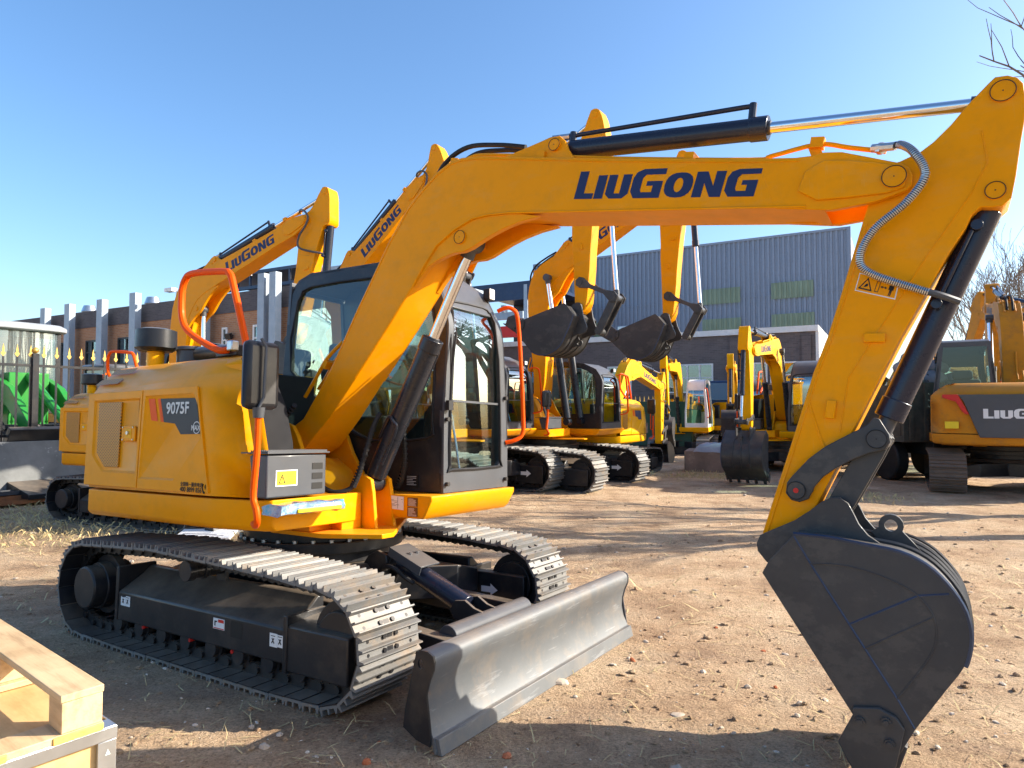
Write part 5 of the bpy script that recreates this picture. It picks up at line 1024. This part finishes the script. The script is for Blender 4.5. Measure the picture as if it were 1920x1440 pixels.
for x in (-1.6, .55, 2.9, 5.3):
    m = MB(); m.bx(x - .055, x + .055, -.055, .055, 1.12, 2.80); ps = m.build('post', BLK, fn, .004); m = MB(); m.sphere((x, 0, 2.86), .06, 12, 8); m.build('gold_ball', GLD, ps)
for i, (z, yy, col) in enumerate(((.03, -.55, ORG), (.11, -.60, RUST), (.19, -.52, DGR), (.05, -.85, RUST))):
    o = thing('steel_channel', ['orange painted steel channel lying lowest beside the concrete wall', 'rusty steel channel lying second lowest beside the concrete wall', 'grey steel channel topmost of those beside the concrete wall', 'rusty steel channel lying farthest out from the concrete wall'][i], 'steel beam', (-9.5, 12.5, z), aF, 'steel channels stacked by the wall'); m = MB(); m.bx(-4, 3.4, yy - .12, yy + .12, 0, .012); m.bx(-4, 3.4, yy - .12, yy - .108, .012, .07); m.bx(-4, 3.4, yy + .108, yy + .12, .012, .07); m.build('profile', col, o)
# ------------------------------------------------------------------ wheel loaders behind the fence
def loader(label, x, y, h, sc, green=True, rail=False):
    t = thing('wheel_loader', label, 'wheel loader', (x, y, 0), R(h), 'wheel loaders behind the fence', sc)
    m = MB(); m.bx(-2.6, -.3, -.7, .7, 1.0, 1.75); m.bx(-2.9, -2.5, -.75, .75, .8, 1.9); m.build('engine_body', GRN if green else YOLD, t, .05)
    m = MB(); m.bx(-.4, 1.6, -.4, .4, .7, 1.25); m.build('front_frame', BLK, t, .03)
    c = MB(); 
    for a, b in ((-.45, -.68), (-.45, .68), (.72, -.68), (.72, .68)): c.bx(a - .04, a + .04, b - .04, b + .04, 1.6, 3.1)
    c.bx(-.5, .78, -.72, .72, 1.45, 1.65); cb_ = c.build('cab_frame', BLK if not rail else DGR, t, .01)
    m = MB(); n = 14; rg = lambda z, s_: [(.13 + .82 * s_ * math.copysign(abs(math.cos(q)) ** .45, math.cos(q)), .90 * s_ * math.copysign(abs(math.sin(q)) ** .45, math.sin(q)), z) for q in [2 * math.pi * k / 28 for k in range(28)]]
    m.loft([rg(3.10, .95), rg(3.13, 1.0), rg(3.20, 1.0), rg(3.26, .9)]); m.build('cab_roof', DGR if rail else paint('grey_cab_roof', (.30, .32, .34), .45), t, .01)
    m = MB(); m.loft([[(.74 + .12 * math.cos(q), .66 * math.sin(q), z) for q in [R(-90 + 18 * k) for k in range(11)]] for z in (1.66, 3.08)], cap=False, closed=False); m.build('windscreen', GLC, t)
    m = MB(); m.add([(-.42, -.69, 1.66), (.70, -.69, 1.66), (.70, -.69, 3.08), (-.42, -.69, 3.08)], [(0, 1, 2, 3)]); m.build('side_window', GLC, t)
    m = MB(); m.add([(-.42, .69, 1.66), (.70, .69, 1.66), (.70, .69, 3.08), (-.42, .69, 3.08)], [(0, 1, 2, 3)]); m.build('side_window', GLC, t)
    for a in (-1.6, 1.35):
        for b in (-.85, .85):
            m = MB(); R_ = .72; N = 30
            m.loft([[(a + r_ * math.cos(q), b + w_, .72 + r_ * math.sin(q)) for q in [2 * math.pi * k / N for k in range(N)]] for w_, r_ in ((-.24, .40), (-.25, .62), (-.20, .71), (.20, .71), (.25, .62), (.24, .40))]); 
            for k in range(18): q = 2 * math.pi * k / 18; m.box((a + .715 * math.cos(q), b + .1 * (-1) ** k, .72 + .715 * math.sin(q)), (.04, .26, .08), Matrix.Rotation(-q, 3, 'Y') @ Matrix.Rotation(R(25), 3, 'X'))
            w = m.build('wheel', RUB, t); m = MB(); m.cyl((a, b - .255, .72), (a, b + .255, .72), .36, seg=20); m.build('rim', WHP if green else YOLD, w)
    for b in (-.42, .42):
        m = MB(); m.prism([(.75, 1.95), (.95, 2.15), (1.5, 1.95), (2.6, 1.05), (3.0, .55), (2.85, .45), (2.3, .95), (1.4, 1.6), (.9, 1.75)], b - .06, b + .06); m.build('lift_arm', GRN if green else YOLD, t, .01)
    m = MB(); m.bx(.8, 1.15, -.35, .35, 1.2, 2.25); m.tube([(1.1, 0, 2.2), (2.6, 0, 1.3)], .08, 10); m.build('arm_tower', GRN if green else YOLD, t, .02)
    m = MB(); m.prism([(2.9, .25), (2.85, .9), (3.1, 1.25), (3.2, 1.2), (3.0, .85), (3.05, .35), (3.9, .18), (3.9, .10), (3.0, .12)], -1.1, 1.1); m.build('bucket', BLK, t, .01)
    m = MB(); m.tube([(.80, -.75, 1.75), (.86, -.92, 1.8), (.86, -.92, 2.9), (.80, -.78, 2.95)], .035, 8); m.build('mirror_post', ORG, t); m = MB(); m.box((.92, -1.06, 2.6), (.10, .20, .50)); m.box((.90, -1.06, 2.25), (.10, .18, .16)); m.build('mirror', BLK, t, .03)
    if rail: m = MB(); m.tube(spline([(1.2, -.8, 1.5), (1.2, -.8, 2.1), (1.6, -.8, 2.2), (2.0, -.8, 2.1), (2.0, -.8, 1.4)], 4), .03, 8); m.build('handrail', ORG, t)
    return t
GLC = glass('loader_cab_glass', (.55, .72, .70), .30, .02, .45)
loader('green wheel loader with a large white roofed cab at the left edge', -11.65, 15.4, -32, 1.12)
loader('wheel loader with smaller dark framed cab and orange rails, beyond the green one', -11.8, 20.0, -28, .92, False, True)
# ------------------------------------------------------------------ things in the right background
tk = thing('tipper_truck', 'dark muddy tipper truck loaded with grey sacks behind the excavator arm', 'truck', (10.0, 18.4, 0), R(95))
m = MB(); m.bx(-2.6, 2.4, -1.1, 1.1, .95, 1.1); m.bx(-2.6, -2.5, -1.1, 1.1, 1.1, 2.35); m.bx(2.3, 2.4, -1.1, 1.1, 1.1, 2.35); m.bx(-2.5, 2.3, -1.1, -1.0, 1.1, 2.3); m.bx(-2.5, 2.3, 1.0, 1.1, 1.1, 2.3)
OLV = paint('muddy_olive_steel', (.065, .062, .050), .8, 0, .3, 0, (.13, .11, .08), .6)
tb = m.build('tipper_body', OLV, tk, .01)
m = MB()
for k in range(6): m.bx(-2.66, -2.6, -1.0 + k * .38, -.92 + k * .38, 1.0, 2.3)
m.build('tailgate_ribs', OLV, tb); m = MB(); m.bx(-2.7, 3.9, -.45, .45, .65, .95); m.build('chassis', BLK, tk, .01); m = MB(); m.bx(2.6, 4.1, -1.1, 1.1, .7, 2.6); m.build('truck_cab', NAVP, tk, .08)
for a in (-1.8, -.7, 3.3):
    for b in (-.9, .9): m = MB(); m.cyl((a, b - .15, .5), (a, b + .15, .5), .5, seg=24); m.build('wheel', RUB, tk, .04)
rnd = random.Random(9)
SACK = paint('grey_sack', (.22, .23, .25), .85, 0, .25)
for i, (a, b, z) in enumerate(((-2.2, -.55, 2.45), (-2.2, .1, 2.45), (-2.2, .7, 2.42), (-1.9, -.2, 2.75), (-1.9, .45, 2.72), (-1.7, .1, 3.0))):
    m = MB(); m.sphere((0, 0, 0), (.35, .36, .19), 12, 8); m.v = [(x + .02 * math.sin(9 * y + i), y, z_ + .02 * math.sin(11 * x + i)) for x, y, z_ in m.v]
    o = m.build('sack', SACK, None, 0, 60); o.location = (10.0 + a * math.cos(R(95)) - b * math.sin(R(95)), 18.4 + a * math.sin(R(95)) + b * math.cos(R(95)), z); o.rotation_euler = (rnd.uniform(-.1, .1), rnd.uniform(-.1, .1), rnd.uniform(0, 1)); tag(o, ['leftmost low grey sack at the tail of the tipper truck', 'middle low grey sack at the tail of the tipper truck', 'rightmost low grey sack at the tail of the tipper truck', 'left grey sack of the second layer on the tipper truck', 'right grey sack of the second layer on the tipper truck', 'single grey sack topping the heap on the tipper truck'][i], 'sack', 'grey sacks on the tipper truck')
bt = thing('blue_truck', 'dark blue truck standing between the small excavators before the brick annex', 'truck', (9.0, 29.0, 0), R(-115))
m = MB(); m.bx(-1.1, 1.0, -1.15, 1.15, .8, 2.0); m.loft([[(-1.1, -1.15, 2.0), (1.0, -1.15, 2.0), (1.0, 1.15, 2.0), (-1.1, 1.15, 2.0)], [(-1.1, -1.05, 2.9), (.7, -1.05, 2.9), (.7, 1.05, 2.9), (-1.1, 1.05, 2.9)]]); m.build('truck_cab', NAVP, bt, .05)
m = MB(); m.add([(.995, -.95, 2.08), (.995, .95, 2.08), (.745, .9, 2.80), (.745, -.9, 2.80)], [(0, 1, 2, 3)]); m.v = [(x + .03, y, z) for x, y, z in m.v]; m.build('windscreen', GLC, bt); m = MB(); m.add([(-.6, 1.15, 2.08), (.7, 1.15, 2.08), (.5, 1.08, 2.75), (-.6, 1.08, 2.75)], [(0, 1, 2, 3)]); m.v = [(x, y + .02, z) for x, y, z in m.v]; m.build('side_window', GLC, bt)
m = MB(); m.bx(-6, -1.2, -1.15, 1.15, 1.0, 2.4); m.build('load_bed', NAVP, bt, .02)
for a in (.2, -3.5, -4.7):
    for b in (-1, 1): m = MB(); m.cyl((a, b - .14, .5), (a, b + .14, .5), .5, seg=20); m.build('wheel', RUB, bt, .04)
ff = thing('pale_railing', 'pale spiked railing in front of the brick annex behind the small excavator', 'fence', (5.6, 30.0, 0), a29)
m = MB(); m.bx(-5, 5, -.02, .02, 1.85, 1.92); m.bx(-5, 5, -.02, .02, .35, .42)
for k in range(50): x = -4.9 + k * .2; m.bx(x - .02, x + .02, -.02, .02, 0, 2.0)
m.build('bars', WHP, ff); m = MB()
for k in range(50): x = -4.9 + k * .2; m.cyl((x, 0, 2.0), (x, 0, 2.28), .045, .005, 6)
m.build('spear_tips', GLD, ff)
gb = thing('green_container', 'dark green container unit behind the small bright yellow excavator', 'container', (5.9, 26.6, 0), a29); m = MB(); m.bx(-1.2, 1.4, -.8, .8, .3, 2.0); m.build('casing', paint('dark_green_paint', (.02, .07, .045), .5, 0, .2), gb, .02); m = MB(); m.bx(-1.2, 1.4, -.8, .8, 0, .3); m.build('skid', BLK, gb)
cb2 = thing('concrete_block', 'low weathered brown concrete block near the wide toothed bucket', 'concrete block', (5.55, 18.9, 0), R(-20)); m = MB(); m.bx(-.65, 1.0, -.6, .7, -.05, .58); m.build('block', CONB, cb2, .03)
m = MB(); n = 14; vs = []
rnd = random.Random(4)
for i in range(n + 1):
    for j in range(n + 1):
        u, v = i / n, j / n; x = -.42 + 1.45 * u; y = -.62 + 1.3 * v; e = min(u, 1 - u, v, 1 - v); z = .60 + .17 * min(1, e * 5) ** .6 + rnd.uniform(-.015, .015) - (.05 if e < .01 else 0); vs.append((x, y, z))
m.add(vs, [(i * (n + 1) + j, (i + 1) * (n + 1) + j, (i + 1) * (n + 1) + j + 1, i * (n + 1) + j + 1) for i in range(n) for j in range(n)]); o = m.build('tarpaulin', paint('grey_sheet', (.26, .30, .34), .35, 0, .2), None, 0, 60); o.location = (5.55, 18.9, 0); o.rotation_euler = (0, 0, R(-20)); tag(o, 'crumpled grey sheet draped over the brown concrete block', 'tarpaulin')
o = thing('white_board', 'white printed board lying on the dirt behind the front excavator', 'board', (-4.05, 9.0, .02), R(8)); m = MB(); m.bx(-.36, .34, -.22, .22, 0, .05); m.v = [(x, y, z + .10 * (y + .22)) for x, y, z in m.v]; m.build('panel', WHP, o, .005); m = MB(); [m.bx(-.30, .25 - .1 * k, -.16 + .07 * k, -.145 + .07 * k, .052, .0535) for k in range(3)]; m.v = [(x, y, z + .10 * (y + .22)) for x, y, z in m.v]; m.build('print', NAVY, o)
# ------------------------------------------------------------------ bare trees
def bare_tree(label, x, y, h, seed, spread=.5, r0=.16, depth=5, up=.35, group='bare winter trees', lean=(0, 0), n0=5, dens=3, tw=.004, fork=.55):
    rnd = random.Random(seed); tr = MB(); br = MB()
    t = thing('bare_tree', label, 'tree', (x, y, 0), 0, group)
    top = Vector((lean[0], lean[1], h * fork)); pts = [Vector((0, 0, -.1)), Vector((lean[0] * .2, lean[1] * .2, h * fork * .33)), Vector((lean[0] * .6, lean[1] * .6, h * fork * .69)), top]
    tr.tube(spline(pts, 4), [r0 * (1 - .55 * k / 12) for k in range(13)], 10); tr.build('trunk', BARK, t)
    def grow(p, d, L, r, lv):
        n = 4; P = [p]; q = p; dd = d.copy()
        for k in range(n):
            dd = (dd + Vector((rnd.gauss(0, .16), rnd.gauss(0, .16), rnd.gauss(.02, .10) + up * .08))).normalized(); q = q + dd * L / n; P.append(q)
        br.tube(P, [max(tw, r * (1 - .55 * k / n)) for k in range(n + 1)], 5 if lv > 2 else 3, False)
        if lv <= 0: return
        for k in range(dens + (1 if lv > 1 else 0)):
            i = rnd.randint(1, n); a = rnd.uniform(0, 6.28); nd = (dd + Vector((math.cos(a), math.sin(a), rnd.uniform(-.2, .5))) * rnd.uniform(.45, .95) * (spread + .4)).normalized()
            grow(P[i], nd, L * rnd.uniform(.55, .78), max(tw, r * .48), lv - 1)
    for k in range(n0):
        a = 2 * math.pi * k / n0 + rnd.uniform(-.4, .4); f = rnd.uniform(.55, 1); st = pts[2].lerp(top, (f - .5) * 2 if f > .5 else 0)
        grow(st, Vector((math.cos(a) * spread, math.sin(a) * spread, 1 - spread * .5)).normalized(), h * .30, r0 * .42, depth - 1)
    br.build('branches', BARK, t); return t
bare_tree('tall bare tree whose twigs reach in at the upper right corner', 10.6, 9.45, 9.2, 3, .55, .24, 4, .40, n0=7, dens=3, fork=.48)
bare_tree('tall bare tree far right reflected in the windscreen', 13.5, 11.25, 10.0, 8, .50, .24, 4, .45, n0=6, fork=.40)
for i, (x, y, h, s_) in enumerate(((22.5, 33, 8.6, 31), (25.4, 35, 9.6, 32), (24.0, 31, 7.6, 33), (27.5, 36, 9.0, 34), (29.5, 37, 10.5, 35))):
    bare_tree(['slim bare tree left of the roadside row beyond the right excavator', 'tall bare tree in the middle of the row beyond the right excavator', 'short bare tree low in front of the row beyond the right excavator', 'bare tree right of the middle of the row beyond the right excavator', 'largest bare tree at the right end of the row'][i], x, y, h, s_, .34, .11, 4, .8, n0=6, dens=3, tw=.010)
# ------------------------------------------------------------------ pallet on crate, bottom left
ax2, bx2 = Vector((-.78, .62, 0)).normalized(), Vector((-.62, -.78, 0)).normalized()
MP = Matrix(((ax2.x, bx2.x, 0, -1.02), (ax2.y, bx2.y, 0, 1.71), (0, 0, 1, .948), (0, 0, 0, 1)))
pa = thing('wooden_pallet', 'pale wooden pallet lying on top of the plywood crate', 'pallet'); pa.matrix_world = MP
def board(par, nm, a0, a1, b0, b1, z0, z1, mat=None): m = MB(); m.bx(a0, a1, b0, b1, z0, z1); return m.build(nm, mat or WOOD, par, .002)
for b0, b1 in ((.0, .095), (.27, .365), (.52, .615), (.80, .90)): board(pa, 'top_board', 0, 1.1, b0, b1, .094, .112)
for a0 in (0, .48, 1.0):
    for b0 in (0, .27, .52, .80): board(pa, 'block', a0 + .002, a0 + .088, b0 + .002, b0 + .092, .020, .0935)
for a0, a1 in ((0, .095), (.46, .58), (1.0, 1.1)): board(pa, 'bottom_board', a0, a1, .0, .90, .002, .0195)
board(pa, 'chip_edge', -.004, .03, .0, .11, .0, .0185, OSB); board(pa, 'chip_edge', -.004, .03, .20, .42, .0, .0185, OSB)
cr = thing('plywood_crate', 'plywood crate edged with zinc steel under the pallet', 'crate'); cr.matrix_world = MP
board(cr, 'front_panel', .012, .022, .0, .95, -.70, -.022, PLY); board(cr, 'side_panel', .022, 1.1, -.022, -.012, -.70, -.022, PLY); board(cr, 'lid', .0, 1.1, -.02, .95, -.016, -.001, PLY)
m = MB(); m.bx(-.003, .012, -.030, .95, -.030, .001); m.bx(-.001, .05, -.030, .95, .0005, .0025); m.build('edge_rail', ZNC, cr, .002)
m = MB(); m.bx(-.002, .010, -.030, .012, -.70, -.031); m.bx(-.002, 1.1, -.032, -.028, -.031, .0); m.build('corner_rail', ZNC, cr, .001)
m = MB()
for k in range(8): z = -.065 - k * .06; m.add([(-.0035, -.016, z), (-.0035, -.004, z), (-.0035, -.010, z + .014)], [(0, 1, 2)])
m.build('punched_marks', WHT, cr)
m = MB()
for b in (.235, .285): rg = [(-.006, b + .018 * math.cos(t), -.055 + .018 * math.sin(t)) for t in [2 * math.pi * k / 16 for k in range(17)]]; m.tube(rg, .005, 6, False)
m.bx(-.006, .0, .225, .30, -.035, -.005); m.build('hasp', ZNC, cr)
m = MB(); m.bx(.0105, .0118, .11, .20, -.115, -.113); m.bx(.0105, .0118, .11, .112, -.16, -.115); m.bx(.0105, .0118, .135, .137, -.15, -.13); m.build('stencil', RUST, cr)
# ------------------------------------------------------------------ loose things on the dirt
for i, (x, y, s_, mt, lb) in enumerate(((-.42, 2.28, (.030, .022, .018), BRICKR, 'broken red brick piece under the near corner of the blade'), (-.64, 3.02, (.020, .016, .028), BRICKR, 'small upright red brick chip in front of the near track'), (-.92, 2.62, (.035, .025, .022), paint('orange_stone', (.5, .25, .10), .85, 0, .2), 'orange stone on the sunlit strip near the crate'), (.66, 2.66, (.048, .020, .020), paint('white_stone', (.62, .56, .47), .85, 0, .1), 'long whitish stone in the middle foreground'), (-.80, 2.50, (.045, .03, .02), STONE, 'grey flat stone beside the orange stone'), (.86, 3.55, (.045, .035, .014), STONE, 'flat pale slab stone in the sunlit middle'), (.28, 4.0, (.06, .04, .03), STONE, 'dark stone beside the blade edge'))):
    rock('rock', lb, 'rock', x, y, s_, mt, 50 + i, 'loose rocks on the dirt')
st = MB(); st.tube([(0, 0, .01), (.10, .10, .02), (.22, .17, .03)], [.010, .012, .008], 6); o = st.build('stick', WOOD); o.location = (-1.33, 2.22, ground_h(-1.33, 2.22)); tag(o, 'short pale stick on the brown rags beside the crate', 'stick')
rg = MB(); rnd = random.Random(8)
for k in range(7):
    c = Vector((rnd.uniform(-.10, .12), rnd.uniform(-.06, .08), .015)); P = [c + Vector((.10 * math.cos(a) * rnd.uniform(.4, 1), .07 * math.sin(a) * rnd.uniform(.4, 1), .02 * math.sin(3 * a + k))) for a in [R(24 * q) for q in range(11)]]; rg.tube(spline(P, 3), rnd.uniform(.010, .018), 6)
o = rg.build('rag', paint('brown_cloth', (.26, .15, .05), .9, 0, .3)); o.location = (-1.32, 2.40, ground_h(-1.32, 2.4)); tag(o, 'twisted brown rag on the ground right of the crate', 'rag')
